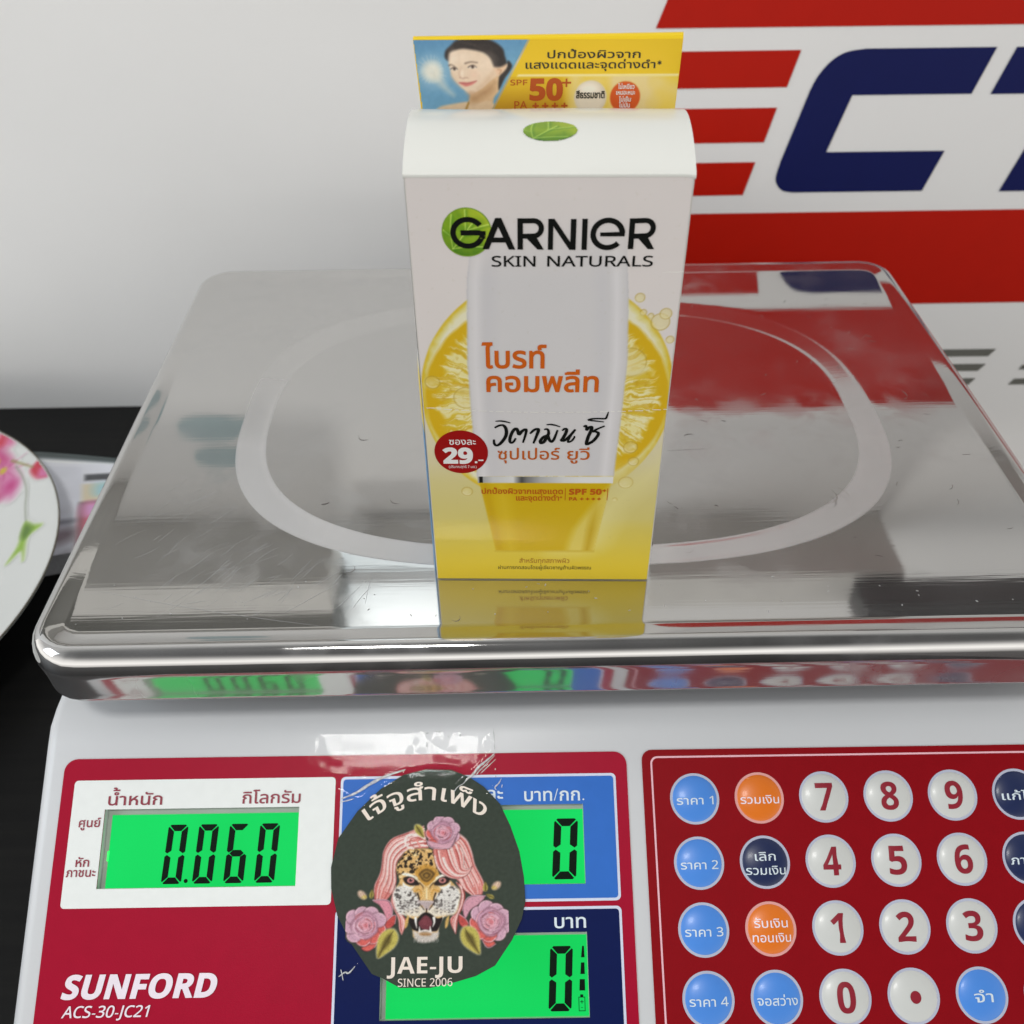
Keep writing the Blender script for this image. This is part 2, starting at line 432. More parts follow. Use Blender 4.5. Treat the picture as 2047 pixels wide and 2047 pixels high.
# ---- what hangs above the picture and shows in the steel: a ledge, a small bright window, a conduit, two decals
sh = thing('wall_ledge', 'pale narrow wall ledge with an olive strip, mirrored in the steel pan', 'ledge', (0, WALL_Y, .400))
cream, olive = mat('cream_board', (.74, .72, .68), .5), mat('olive_trim', (.075, .072, .055), .5)
for x0, x1 in ((-.75, -.124), (.10, .280)):
    bm = bmesh.new(); boxbm(bm, x0, x1, -.070, 0, .0, .030, .001); bm_obj('board', bm, cream, sh)
bm = bmesh.new(); boxbm(bm, -.75, -.126, -.068, 0, .0305, .088, .001); bm_obj('strip', bm, olive, sh)
bm = bmesh.new(); boxbm(bm, .243, .45, -.100, -.0725, .002, .027, .003); bx_ = bm_obj('speaker_bar', bm, mat('black_plastic', (.012, .012, .012), .35), None)
bx_.location = sh.location; bx_['label'] = 'small black bar fixed before the ledge, mirrored at the right of the pan'; bx_['category'] = 'bar'
wn = thing('small_window', 'small bright window high on the wall, mirrored beside the carton', 'window', (-.0885, WALL_Y, .398))
bm = bmesh.new()
for a in ((-.048, .046, -.004, .004, 0, .006), (-.048, .046, -.004, .004, .054, .070), (-.048, .046, -.004, .004, .150, .158), (-.048, -.042, -.0035, .004, .0062, .1498), (.040, .046, -.0035, .004, .0062, .1498)):
    boxbm(bm, *a)
bm_obj('frame', bm, mat('window_frame', (.55, .57, .58), .4), wn)
bm = bmesh.new(); boxbm(bm, -.024, .058, -.024, -.0045, -.004, .003, .001); bm_obj('sill', bm, cream, wn)
bm = bmesh.new(); boxbm(bm, -.042, .040, -.002, .003, .0062, .150); bm_obj('pane', bm, mat('window_daylight', (.2, .22, .22), .2, emit=((.88, .97, 1.0), 1.0)), wn)
TEAL = mat('teal_print', (.46, .58, .60), .5)
for (cx, cz, rx, rz), lb in zip(((-.203, .316, .030, .011), (-.200, .341, .026, .009)), ('teal leaf decal on the wall, the lower and larger one', 'teal leaf decal on the wall, the upper and smaller one')):
    q = [(cx + rx * math.cos(t) * (1 + .25 * math.cos(t)), cz + rz * math.sin(t)) for t in np.linspace(0, 2 * math.pi, 30, False)]
    o = flat('leaf_decal', [q], lambda a, b: (a, WALL_Y - .0005, b), TEAL, None); o['label'] = lb; o['category'] = 'decal'

# ================================================================ weighing scale
S0 = Vector((.025, .30, 0))
scale = thing('weighing_scale', 'white electronic price scale with red keypad panel and steel weighing pan', 'scale', S0)
T = R(31.6); PO = Vector((0, .1854, .1002)); ROT = .0055; KP = 1.03
DX, NX = Vector((0, -math.cos(T), -math.sin(T))), Vector((0, -math.sin(T), math.cos(T)))
def P3(u, w, h=0.0):
    um, wm = u - ROT * w, w + ROT * u
    return PO + Vector((um * KP / 1000, 0, 0)) + DX * (wm * KP / 1000) + NX * (h / 1000) - S0
def PS(h): return lambda u, w: P3(u, w, h)
white_abs = mat('white_plastic', (.66, .675, .695), .34, var=.015, scale=30, bump=.05, bscale=700)
pw = lambda w: (PO.y - math.cos(T) * w * KP / 1000, PO.z - math.sin(T) * w * KP / 1000)
prof = [(.115, .012), (.0925, .020), (.0885, .032), pw(104), pw(-7.5), (.1975, .1073), (.205, .1085), (.40, .1085), (.428, .105), (.440, .095), (.443, .020), (.435, .012)]
bm = bmesh.new()
f = bm.faces.new([bm.verts.new((-.1538, y, z)) for y, z in prof])
r = bmesh.ops.extrude_face_region(bm, geom=[f])
for v in r['geom']:
    if isinstance(v, bmesh.types.BMVert): v.co.x = .2035
bmesh.ops.recalc_face_normals(bm, faces=bm.faces)
ed = [e for e in bm.edges if abs(e.verts[0].co.x - e.verts[1].co.x) < 1e-6]
bmesh.ops.bevel(bm, geom=ed, offset=.0045, segments=4, profile=.5, affect='EDGES', clamp_overlap=True)
for v in bm.verts: v.co -= S0
LCDS = {'weight': (-127.2, 13.8, -66.2, 37.1), 'price': (-40, 14.2, 23.05, 37.7), 'total': (-39.4, 51.3, 22.9, 74.7)}
body_raw = bm_obj('body_raw', bm, white_abs)
cut = bmesh.new()
for a in LCDS.values():
    c8 = [P3(u, w, h) for h in (-4.2, 4) for u, w in ((a[0], a[1]), (a[2], a[1]), (a[2], a[3]), (a[0], a[3]))]
    vv = [cut.verts.new(c) for c in c8]
    for q in ((3, 2, 1, 0), (4, 5, 6, 7), (0, 1, 5, 4), (1, 2, 6, 5), (2, 3, 7, 6), (3, 0, 4, 7)): cut.faces.new([vv[i] for i in q])
bmesh.ops.recalc_face_normals(cut, faces=cut.faces)
cut_o = bm_obj('cutter', cut, white_abs)
md = body_raw.modifiers.new('b', 'BOOLEAN'); md.object = cut_o; md.operation = 'DIFFERENCE'; md.solver = 'EXACT'
bpy.context.view_layer.update()
dg = bpy.context.evaluated_depsgraph_get()
bme = bpy.data.meshes.new_from_object(body_raw.evaluated_get(dg))
bpy.data.objects.remove(body_raw); bpy.data.objects.remove(cut_o)
for p in bme.polygons: p.use_smooth = True
bme.set_sharp_from_angle(angle=R(35))
body = bpy.data.objects.new('body', bme); COL.objects.link(body); body.parent = scale
for x in (-.12, .17):
    for y in (.135, .41):
        bm = bmesh.new(); bmesh.ops.create_cone(bm, cap_ends=True, radius1=.010, radius2=.012, depth=.012, segments=20)
        for v in bm.verts: v.co += Vector((x, y, .006)) - S0
        bm_obj('foot', bm, mat('black_rubber', (.01, .009, .009), .5), scale)
# pan support between deck and pan
bm = bmesh.new(); boxbm(bm, -.06, .11, .25, .38, .108, .1325, .004)
for v in bm.verts: v.co -= S0
bm_obj('pan_support', bm, mat('black_plastic', (.012, .012, .012), .35), scale)

# ---- steel pan
def steel(nm, r0, r1, rg=0.0, dirt=1.0, lobe=.66, paled=False):
    m = bpy.data.materials.new(nm); m.use_nodes = True; n = m.node_tree; L = n.links.new
    b = n.nodes['Principled BSDF']; out = n.nodes['Material Output']
    t = n.nodes.new('ShaderNodeTexCoord')
    def noise(sc, vec, det=3, dist=0):
        q = n.nodes.new('ShaderNodeTexNoise'); q.inputs['Scale'].default_value = sc; q.inputs['Detail'].default_value = det; q.inputs['Distortion'].default_value = dist
        mp = n.nodes.new('ShaderNodeMapping'); mp.inputs['Scale'].default_value = vec; L(t.outputs['Object'], mp.inputs[0]); L(mp.outputs[0], q.inputs['Vector']); return q.outputs['Fac']
    brush = noise(900, (.03, 1, 1), 2); big = noise(9, (1, 1, 1), 2); smear = noise(14, (1, 1, 1), 3)
    def rng(v, a, c, f0=.3, f1=.7):
        q = n.nodes.new('ShaderNodeMapRange'); q.inputs['From Min'].default_value = f0; q.inputs['From Max'].default_value = f1
        q.inputs['To Min'].default_value = a; q.inputs['To Max'].default_value = c; L(v, q.inputs['Value']); return q.outputs[0]
    b.inputs['Metallic'].default_value = 1; b.inputs['Base Color'].default_value = (.595, .59, .58, 1)
    smud = noise(70, (1, 1, 1), 6, .4); patch = noise(17, (1, 1, 1), 2)
    def mathn(op, a, c):
        q = n.nodes.new('ShaderNodeMath'); q.operation = op
        for k, v in ((0, a), (1, c)):
            if isinstance(v, (int, float)): q.inputs[k].default_value = v
            else: L(v, q.inputs[k])
        return q.outputs[0]
    sm = mathn('MULTIPLY', rng(smud, 0, 1, .45, .68), rng(patch, 0, 1, .46, .62))
    L(mathn('ADD', rng(smear, .03 + rg, .055 + rg), mathn('MULTIPLY', sm, .10 * dirt)), b.inputs['Roughness'])
    bp = n.nodes.new('ShaderNodeBump'); bp.inputs['Strength'].default_value = .035; bp.inputs['Distance'].default_value = .0002; L(brush, bp.inputs['Height'])
    bp2 = n.nodes.new('ShaderNodeBump'); bp2.inputs['Strength'].default_value = .012; bp2.inputs['Distance'].default_value = .004; L(big, bp2.inputs['Height']); L(bp.outputs[0], bp2.inputs['Normal'])
    L(bp2.outputs[0], b.inputs['Normal'])
    g = n.nodes.new('ShaderNodeBsdfAnisotropic') if hasattr(bpy.types, 'ShaderNodeBsdfAnisotropic') else n.nodes.new('ShaderNodeBsdfGlossy')
    g.inputs['Color'].default_value = (lobe, lobe, lobe * 1.02, 1); g.inputs['Roughness'].default_value = .55
    if 'Anisotropy' in g.inputs: g.inputs['Anisotropy'].default_value = .0
    mx = n.nodes.new('ShaderNodeMixShader'); fac = mathn('ADD', rng(smear, r0, r1), mathn('MULTIPLY', sm, .10 * dirt))
    if paled:                                             # paler rough lobe mixed in to brighten the band, most at the front left
        sx = n.nodes.new('ShaderNodeSeparateXYZ'); L(t.outputs['Object'], sx.inputs[0])
        w1 = rng(sx.outputs['Y'], 1.0, .22, -.005, .065); w2 = rng(sx.outputs['X'], 1.15, .78, -.10, .10)
        fac = mathn('MULTIPLY', fac, mathn('MULTIPLY', mathn('MULTIPLY', w1, w2), rng(patch, .75, 1.1, .4, .6)))
    L(fac, mx.inputs[0]); L(b.outputs[0], mx.inputs[1]); L(g.outputs[0], mx.inputs[2])
    L(mx.outputs[0], out.inputs['Surface'])
    return m
STEEL = steel('polished_steel', .05, .14); BAND = steel('pressed_steel_band', .40, .50, .03, .1, .88, True); SKIRT = steel('drawn_steel_edge', .16, .26, .06)
PC, PHX, PHY, PR = Vector((.0226, .3165, .148)), .1712, .1272, .0165
NP = 480
def sup(a, b, n, t):
    c, s = math.cos(t), math.sin(t)
    return (a * math.copysign(abs(c) ** (2 / n), c), b * math.copysign(abs(s) ** (2 / n), s))
def rr_dir(hx, hy, r, t):
    """point of a rounded rectangle in direction t"""
    c, s = math.cos(t), math.sin(t); k = min(hx / abs(c) if abs(c) > 1e-9 else 1e9, hy / abs(s) if abs(s) > 1e-9 else 1e9)
    x, y = c * k, s * k
    if abs(x) > hx - r and abs(y) > hy - r:
        ox, oy = math.copysign(hx - r, x), math.copysign(hy - r, y)
        # ray against the corner circle
        bq = -(c * ox + s * oy); cq = ox * ox + oy * oy - r * r; k = -bq + math.sqrt(max(bq * bq - cq, 0)); x, y = c * k, s * k
    return x, y
TH = []
for i in range(NP):  # denser towards the corners
    t = 2 * math.pi * i / NP; TH.append(math.atan2(PHY * math.sin(t), PHX * math.cos(t)))
loops = []
pro = [(3.4, -19.6), (2.4, -20.5), (1.45, -20.4), (1.05, -19.6)] + [(.05 + .95 * (2 * t - t * t), -8.0 - 11.4 * t) for t in (.95, .8, .65, .5, .35, .2, .1, .0)] + [(5.4 - 5.4 * math.cos(R(a)), -7.1 + 8.2 * math.sin(R(a))) for a in (2, 10, 18, 26, 34, 42, 50, 58, 66, 74, 80, 85, 89)]
pro += [(5.9, 1.06), (6.6, .95), (7.6, .77), (8.8, .53), (9.8, .31), (10.5, .15), (10.9, .05), (11.2, .0), (12.5, .0), (16.0, .0)]
for d, z in pro:
    loops.append([(*rr_dir(PHX - d / 1000, PHY - d / 1000, max(PR - d / 1000, .003), t), z / 1000) for t in TH])
O_, I_ = (.1255, .0905), (.1150, .0795)
def ringpt(a, b, n, t):  # superellipse point in direction t
    c, s = abs(math.cos(t)), abs(math.sin(t)); k = ((c / a) ** n + (s / b) ** n) ** (-1 / n); return k * math.cos(t), k * math.sin(t)
band0 = len(loops) + 4
last = loops[-1]
for k in (.25, .5, .75, .93):
    loops.append([tuple((1 - k) * np.array(last[i]) + k * np.array((*ringpt(*O_, 2.8, t), 0))) for i, t in enumerate(TH)])
DEP = -.0013
for k in (0, .04, .08, .14, .25, .5, .75, .86, .92, .96, 1.0):
    # a straight slope with short rounded ends
    zz = DEP * (k + 0.0 if 0.08 < k < .92 else (k * k / .16 + .02 * 0 if k <= .08 else 1 - (1 - k) ** 2 / .16))
    loops.append([(*(np.array(ringpt(*O_, 2.8, t)) * (1 - k) + np.array(ringpt(*I_, 2.7, t)) * k), zz) for t in TH])
last = loops[-1]
for k in (.1, .3, .5, .7, .9): loops.append([(p[0] * (1 - k), p[1] * (1 - k), DEP) for p in last])
pv, pf = [], []
for l in loops: pv += [Vector(p) + PC - S0 for p in l]
for j in range(len(loops) - 1):
    for i in range(NP): pf.append((j * NP + i, j * NP + (i + 1) % NP, (j + 1) * NP + (i + 1) % NP, (j + 1) * NP + i))
pv.append(Vector((0, 0, DEP)) + PC - S0); c = len(pv) - 1; j = (len(loops) - 1) * NP
for i in range(NP): pf.append((j + i, j + (i + 1) % NP, c))
pan = mesh('weighing_pan', pv, pf, STEEL, scale, smooth=True)
pan.data.materials.append(BAND); pan.data.materials.append(SKIRT)
for i in range(12 * NP): pan.data.polygons[i].material_index = 2
for i in range(band0 * NP, (band0 + 10) * NP): pan.data.polygons[i].material_index = 1

# fine scratches and dust lying in the steel
sv, sf = [], []
rnd = random.Random(3)
def scratch(x, y, ang, ln, w, bend=0.0, z=.00006):
    pts = []
    for i in range(7):
        t = i / 6; a = ang + bend * (t - .5)
        pts.append((x + math.cos(a) * ln * (t - .5), y + math.sin(a) * ln * (t - .5)))
    d = Vector((-math.sin(ang), math.cos(ang)))
    s = len(sv)
    for i, (px, py) in enumerate(pts):
        k = w * (.25 + .75 * math.sin(math.pi * (i + .35) / 6.7))
        sv.append(Vector((px + d.x * k / 2, py + d.y * k / 2, .148 + z)) - S0); sv.append(Vector((px - d.x * k / 2, py - d.y * k / 2, .148 + z)) - S0)
    for i in range(6): sf.append((s + 2 * i, s + 2 * i + 1, s + 2 * i + 3, s + 2 * i + 2))
for i in range(130):
    x = rnd.triangular(-.135, -.02, -.085); y = rnd.triangular(.204, .30, .215)
    if ((abs(x - .0238) / .131) ** 3.6 + (abs(y - PC.y) / .093) ** 3.6) < 1: continue
    scratch(x, y, R(rnd.gauss(48, 16)), rnd.uniform(.003, .013), rnd.uniform(.00006, .00013), rnd.uniform(-.3, .3))
scratch(-.095, .2095, R(-13), .075, .00010, .05); scratch(-.098, .222, R(55), .030, .0001, .3); scratch(-.062, .214, R(40), .02, .00012)
for i in range(45): scratch(rnd.uniform(-.135, .17), rnd.uniform(.204, .222), R(rnd.uniform(0, 180)), rnd.uniform(.0004, .0011), rnd.uniform(.0002, .00045))
mesh('scratches', sv, sf, mat('scratch_bright', (.62, .62, .62), .5, metal=.4), pan)['kind'] = 'stuff'

sv, sf = [], []
rnd = random.Random(21)
for i in range(70):
    x, y = rnd.uniform(.035, .178), rnd.uniform(.225, .41)
    scratch(x, y, R(rnd.gauss(5, 40)), rnd.uniform(.0008, .0045), rnd.uniform(.00010, .00028), rnd.uniform(-1, 1), -.0012 if ((abs(x - PC.x) / .12) ** 3 + (abs(y - PC.y) / .085) ** 3) < 1 else .00006)
scratch(.118, .258, R(62), .010, .00035, 1.2); scratch(.122, .262, R(120), .006, .0002, .5); scratch(.07, .29, R(3), .016, .00012, .05, -.0012); scratch(-.055, .300, R(-25), .007, .0003, 1.6, -.0012); scratch(-.015, .203, R(35), .006, .0002, 2.2)
scratch(-.05, .226, R(50), .006, .0003, 1.8); scratch(-.064, .262, R(20), .003, .0006, .4, -.0012); scratch(-.04, .262, R(-40), .005, .00025, 1.0, -.0012)
mesh('grime_marks', sv, sf, mat('grime', (.20, .18, .165), .6), pan)['kind'] = 'stuff'

# ---- left fascia with the three displays
fas_red = mat('fascia_red', lin((148, 8, 40), .74), .40, spec=.12, var=.03, scale=200, bump=.10, bscale=2500)
key_red = mat('keypad_red', lin((124, 8, 18), .74), .42, spec=.10, var=.03, scale=200, bump=.10, bscale=2500)
holes = [hole(rrect(*LCDS[k])) for k in LCDS]
slab('display_fascia', [rrect(-141.5, -1.7, 37.4, 96, 4.0)] + holes, P3, -.2, .28, fas_red, scale)
sil = mat('silver_print', lin((214, 218, 216), .76), .42, var=.02, scale=300)
rim_ = mat('pale_rim', lin((190, 196, 214), .74), .4)
skyb = mat('panel_blue', lin((48, 102, 184), .78), .40, spec=.12, var=.03, scale=200)
navy = mat('panel_navy', lin((12, 24, 72), .78), .42, spec=.08, var=.03, scale=200)
def frame(name, r, col, lcd, border=None, rad=1.5):
    if border:
        o = flat(name, [rrect(*r, rad), hole(rrect(*LCDS[lcd]))], PS(.36), border, scale)
        flat('printed_field', [rrect(r[0] + .8, r[1] + .8, r[2] - .8, r[3] - .8, rad - .5), hole(rrect(*LCDS[lcd]))], PS(.42), col, o)
    else: o = flat(name, [rrect(*r, rad), hole(rrect(*LCDS[lcd]))], PS(.36), col, scale)
    return o
fr1 = frame('weight_frame', (-137.6, 4.95, -55.1, 42.6), sil, 'weight', None, 1.2)
fr2 = frame('price_frame', (-53.4, 4.95, 33.7, 42.6), skyb, 'price', rim_)
fr3 = frame('total_frame', (-53.6, 44.1, 33.7, 82.0), navy, 'total', rim_)
TXT = .50
maroon, pale, palew = mat('maroon_ink', lin((128, 32, 52), .76), .45), mat('pale_ink', lin((198, 210, 232), .76), .45), mat('pink_white_ink', lin((238, 208, 220), .76), .45)
def ptext(s, u0, u1, w, h, m, parent, name='lettering', **k):
    hgt = k.pop('H', TXT)
    return flat(name, letters(s, u0, u1, 0, h, **k), lambda a, b: P3(a, w - b, hgt), m, parent)
ptext('น้ำหนัก', -126.4, -109.4, 12.55, 2.75, maroon, fr1, fat=.012) if False else None
ptext('นำหนัก', -126.4, -109.4, 12.55, 2.75, maroon, fr1, fat=.012, extra=(('้', .66, .24),))
ptext('กิโลกรัม', -84.2, -65.9, 12.6, 2.75, maroon, fr1, fat=.012)
ptext('ศูนย์', -134.8, -128.0, 18.95, 2.0, maroon, fr1, fat=.015)
ptext('หัก', -134.4, -130.2, 30.6, 2.0, maroon, fr1, fat=.015)
ptext('ภาชนะ', -137.0, -127.9, 33.5, 1.95, maroon, fr1, fat=.015)
ptext('SUNFORD', -134.2, -88.0, 67.5, 6.3, palew, scale, st='bold', fat=.022, shear=.18)
ptext('ACS-30-JC21', -133.4, -107.3, 72.55, 3.05, palew, scale, st='sans', fat=.012, shear=.2)
ptext('บาท/กก.', 4.6, 23.5, 13.1, 2.95, pale, fr2, fat=.012)
ptext('ราคาละ', -19.5, -2.1, 12.55, 2.95, pale, fr2, fat=.012)
ptext('บาท', 13.1, 22.7, 50.1, 2.95, pale, fr3, fat=.012)

# liquid crystal displays: bezel, back-lit glass, segments, clear window
bez = mat('display_bezel', lin((150, 160, 150), .8), .5)
lcd_l = bpy.data.materials.new('lcd_backlight'); lcd_l.use_nodes = True
b = lcd_l.node_tree.nodes['Principled BSDF']; b.inputs['Base Color'].default_value = (.001, .02, .006, 1); b.inputs['Roughness'].default_value = .6; b.inputs['Specular IOR Level'].default_value = .1
nt = lcd_l.node_tree; t = nt.nodes.new('ShaderNodeTexCoord'); no = nt.nodes.new('ShaderNodeTexNoise'); no.inputs['Scale'].default_value = 18; no.inputs['Detail'].default_value = 1
cr = nt.nodes.new('ShaderNodeValToRGB'); cr.color_ramp.elements[0].color = (.002, .50, .075, 1); cr.color_ramp.elements[1].color = (.005, .64, .115, 1)
cr.color_ramp.elements[0].position = .3; cr.color_ramp.elements[1].position = .7
nt.links.new(t.outputs['Object'], no.inputs['Vector']); nt.links.new(no.outputs['Fac'], cr.inputs[0]); nt.links.new(cr.outputs[0], b.inputs['Emission Color']); b.inputs['Emission Strength'].default_value = 1.2
led = mat('lcd_edge_led', (.02, .3, .05), .4, emit=((.02, 1.0, .12), 1.3))
seg_m = mat('lcd_segment', (.002, .010, .004), .5, spec=.08)
def schlick(n):
    lw = n.nodes.new('ShaderNodeLayerWeight'); lw.inputs['Blend'].default_value = .5
    pw_ = n.nodes.new('ShaderNodeMath'); pw_.operation = 'POWER'; pw_.inputs[1].default_value = 5
    ma = n.nodes.new('ShaderNodeMath'); ma.operation = 'MULTIPLY_ADD'; ma.inputs[1].default_value = .96; ma.inputs[2].default_value = .04
    n.links.new(lw.outputs['Facing'], pw_.inputs[0]); n.links.new(pw_.outputs[0], ma.inputs[0]); return ma.outputs[0]
def window_mat():
    m = bpy.data.materials.new('clear_window'); m.use_nodes = True; n = m.node_tree; L = n.links.new
    for q in list(n.nodes):
        if q.type != 'OUTPUT_MATERIAL': n.nodes.remove(q)
    o = n.nodes['Material Output']; tr = n.nodes.new('ShaderNodeBsdfTransparent'); gl = n.nodes.new('ShaderNodeBsdfGlossy'); gl.inputs['Roughness'].default_value = .06
    fr = n.nodes.new('ShaderNodeFresnel'); fr.inputs['IOR'].default_value = 1.45; mx = n.nodes.new('ShaderNodeMixShader')
    no = n.nodes.new('ShaderNodeTexNoise'); no.inputs['Scale'].default_value = 60; t = n.nodes.new('ShaderNodeTexCoord'); L(t.outputs['Object'], no.inputs['Vector'])
    bp = n.nodes.new('ShaderNodeBump'); bp.inputs['Strength'].default_value = .03; bp.inputs['Distance'].default_value = .001; L(no.outputs['Fac'], bp.inputs['Height']); L(bp.outputs[0], gl.inputs['Normal'])
    ml = n.nodes.new('ShaderNodeMath'); ml.operation = 'MULTIPLY'; ml.inputs[1].default_value = .35; L(schlick(n), ml.inputs[0]); L(ml.outputs[0], mx.inputs[0]); L(tr.outputs[0], mx.inputs[1]); L(gl.outputs[0], mx.inputs[2]); L(mx.outputs[0], o.inputs['Surface'])
    return m
WIN = window_mat()
SEG = {'0': 'abcdef', '6': 'acdefg', '8': 'abcdefg'}
def seven(ch, u, w, wd, ht, slant):
    """segment polygons of one digit; (u, w) is its top-left corner"""
    t, g = wd * .31, wd * .022; m = ht / 2; out = []
    def q(pts): return [(u + x - slant * y / ht, w + y) for x, y in pts]
    c = t * .78
    S = {'a': [(c * .5 + g, 0), (wd - c * .5 - g, 0), (wd - g - c * .25, c * .2), (wd - t - g, t), (t + g, t), (g + c * .25, c * .2)],
         'd': [(t + g, ht - t), (wd - t - g, ht - t), (wd - g - c * .25, ht - c * .2), (wd - c * .5 - g, ht), (c * .5 + g, ht), (g + c * .25, ht - c * .2)],
         'f': [(0, c * .5 + g), (c * .2, c * .3 + g), (t, t + g), (t, m - t * .45 - g), (t * .35, m - g * 1.5), (0, m - t * .3 - g)],
         'b': [(wd, c * .5 + g), (wd - c * .2, c * .3 + g), (wd - t, t + g), (wd - t, m - t * .45 - g), (wd - t * .35, m - g * 1.5), (wd, m - t * .3 - g)],
         'e': [(0, ht - c * .5 - g), (c * .2, ht - c * .3 - g), (t, ht - t - g), (t, m + t * .45 + g), (t * .35, m + g * 1.5), (0, m + t * .3 + g)],
         'c': [(wd, ht - c * .5 - g), (wd - c * .2, ht - c * .3 - g), (wd - t, ht - t - g), (wd - t, m + t * .45 + g), (wd - t * .35, m + g * 1.5), (wd, m + t * .3 + g)],
         'g': [(t * .45, m), (t, m - t * .5), (wd - t, m - t * .5), (wd - t * .45, m), (wd - t, m + t * .5), (t, m + t * .5)]}
    for k in SEG[ch]:
        p = q(S[k]); out.append(p if area2(p) > 0 else p[::-1])
    return out
def display(name, key, glass, chars, extra, label):
    a = LCDS[key]
    o = flat(name, [rrect(a[0] - .3, a[1] - .3, a[2] + .3, a[3] + .3)], PS(-2.6), bez, scale, label=label)
    flat('backlit_glass', [rrect(*glass)], PS(-2.4), lcd_l, o)
    for ch, u, w, wd, ht, sl in chars: flat('digit', seven(ch, u, w, wd, ht, sl), PS(-2.2), seg_m, o)
    for nm, c in extra: flat(nm, c, PS(-2.2), seg_m, o)
    flat('clear_window', [rrect(a[0], a[1], a[2], a[3])], PS(.15), WIN, o)
    return o
D1 = [(ch, u, 18.65, 6.25, 17.5, .95) for ch, u in zip('0060', (-107.5, -97.9, -88.25, -78.7))]
d1 = display('weight_display', 'weight', (-125.6, 15.5, -65.0, 38), D1, [('decimal_point', [ellipse(-100.75, 35.3, .62, .62, 20)])], 'green lit weight display reading 0.060')
flat('edge_light', [rrect(-125.9, 26.2, -125.3, 29.2, .2)], PS(-2.1), led, d1)
display('price_display', 'price', (-45, 15.7, 24, 39), [('0', 14.0, 18.5, 7.5, 18.0, 1.2)], [], 'green lit unit price display reading 0')
batt = [rrect(19.85, 69.5, 21.85, 73.4), hole(rrect(20.05, 69.7, 21.65, 73.2)), rrect(20.4, 68.85, 21.3, 69.5), rrect(20.35, 70.75, 21.35, 70.95), rrect(20.75, 70.35, 20.95, 71.35), rrect(20.6, 72.35, 21.1, 72.5)]
bars = [('battery_bar', [[(21.45, 55.5), (22.0, 55.5), (22.1, 58.7), (21.0, 58.7)]]), ('battery_bar', [[(20.95, 60.1), (22.0, 60.1), (22.0, 63.3), (20.65, 63.3)]]), ('battery_bar', [[(20.4, 64.7), (21.95, 64.7), (21.95, 67.8), (20.2, 67.8)]])]
display('total_display', 'total', (-37.9, 52.3, 24, 80), [('0', 11.75, 55.45, 6.9, 17.9, 1.0)], bars + [('battery_icon', [c if area2(c) > 0 or i == 1 else c[::-1] for i, c in enumerate(batt)])], 'green lit total display reading 0 with battery mark')

# ---- keypad
kp = slab('keypad_plate', [rrect(42.3, -2.05, 192, 96, 3.2)], P3, -.2, .28, key_red, scale)
flat('border_line', [rrect(45.0, 0, 189, 93, 2.2), hole(rrect(45.55, .55, 188.45, 92.4, 1.8))], PS(.36), mat('pink_line', lin((226, 168, 178), .74), .4), kp)
KM = {'white': mat('key_white', (.66, .675, .655), .36, var=.03, coat=.12), 'blue': mat('key_blue', lin((68, 126, 204), .74), .36, coat=.10),
      'orange': mat('key_orange', lin((206, 106, 22), .74), .36, coat=.10), 'navy': mat('key_navy', lin((22, 34, 72), .74), .36, coat=.10)}
ring_m = mat('key_ring_grey', lin((168, 172, 190), .78), .45); ring_o = mat('key_ring_pink', lin((206, 146, 142), .78), .45); digit_m = mat('digit_red', lin((128, 20, 38), .74), .4)
KR, SAG = 7.05, 1.25
def dome(r): return .30 + SAG * max(0.0, 1 - (r / KR) ** 2) ** .72
kv, kf = [], []; rings = [KR * q for q in (1, .985, .95, .9, .82, .7, .55, .38, .2)]
for rr in rings:
    for i in range(40): t = 2 * math.pi * i / 40; kv.append((rr * math.cos(t), rr * math.sin(t), dome(rr)))
for j in range(len(rings) - 1):
    for i in range(40): kf.append((j * 40 + i, (j + 1) * 40 + i, (j + 1) * 40 + (i + 1) % 40, j * 40 + (i + 1) % 40))
kv.append((0, 0, dome(0))); j = (len(rings) - 1) * 40
for i in range(40): kf.append((j + i, len(kv) - 1, j + (i + 1) % 40))
ROWS = [[('blue', ['ราคา 𝟣']), ('orange', ['รวมเงิน']), ('white', '7'), ('white', '8'), ('white', '9'), ('navy', ['แก้ไข'])],
        [('blue', ['ราคา 𝟤']), ('navy', ['เลิก', 'รวมเงิน']), ('white', '4'), ('white', '5'), ('white', '6'), ('navy', ['ภาชนะ'])],
        [('blue', ['ราคา 𝟥']), ('orange', ['รับเงิน', 'ทอนเงิน']), ('white', '1'), ('white', '2'), ('white', '3'), ('navy', ['ศูนย์'])],
        [('blue', ['ราคา 𝟦']), ('blue', ['จอสว่าง']), ('white', '0'), ('white', '.'), ('blue', ['จำ']), ('blue', ['พิมพ์'])]]
WID = {'ราคา 𝟣': 11.6, 'ราคา 𝟤': 11.6, 'ราคา 𝟥': 11.6, 'ราคา 𝟦': 11.6, 'รวมเงิน': 12.2, 'แก้ไข': 10.4, 'เลิก': 6.4, 'ภาชนะ': 11.2, 'รับเงิน': 10.2, 'ทอนเงิน': 11.6, 'ศูนย์': 9.2, 'จอสว่าง': 12.0, 'จำ': 5.6, 'พิมพ์': 8}
CN = {'blue': 'light blue', 'orange': 'orange', 'navy': 'navy blue', 'white': 'pearl white'}
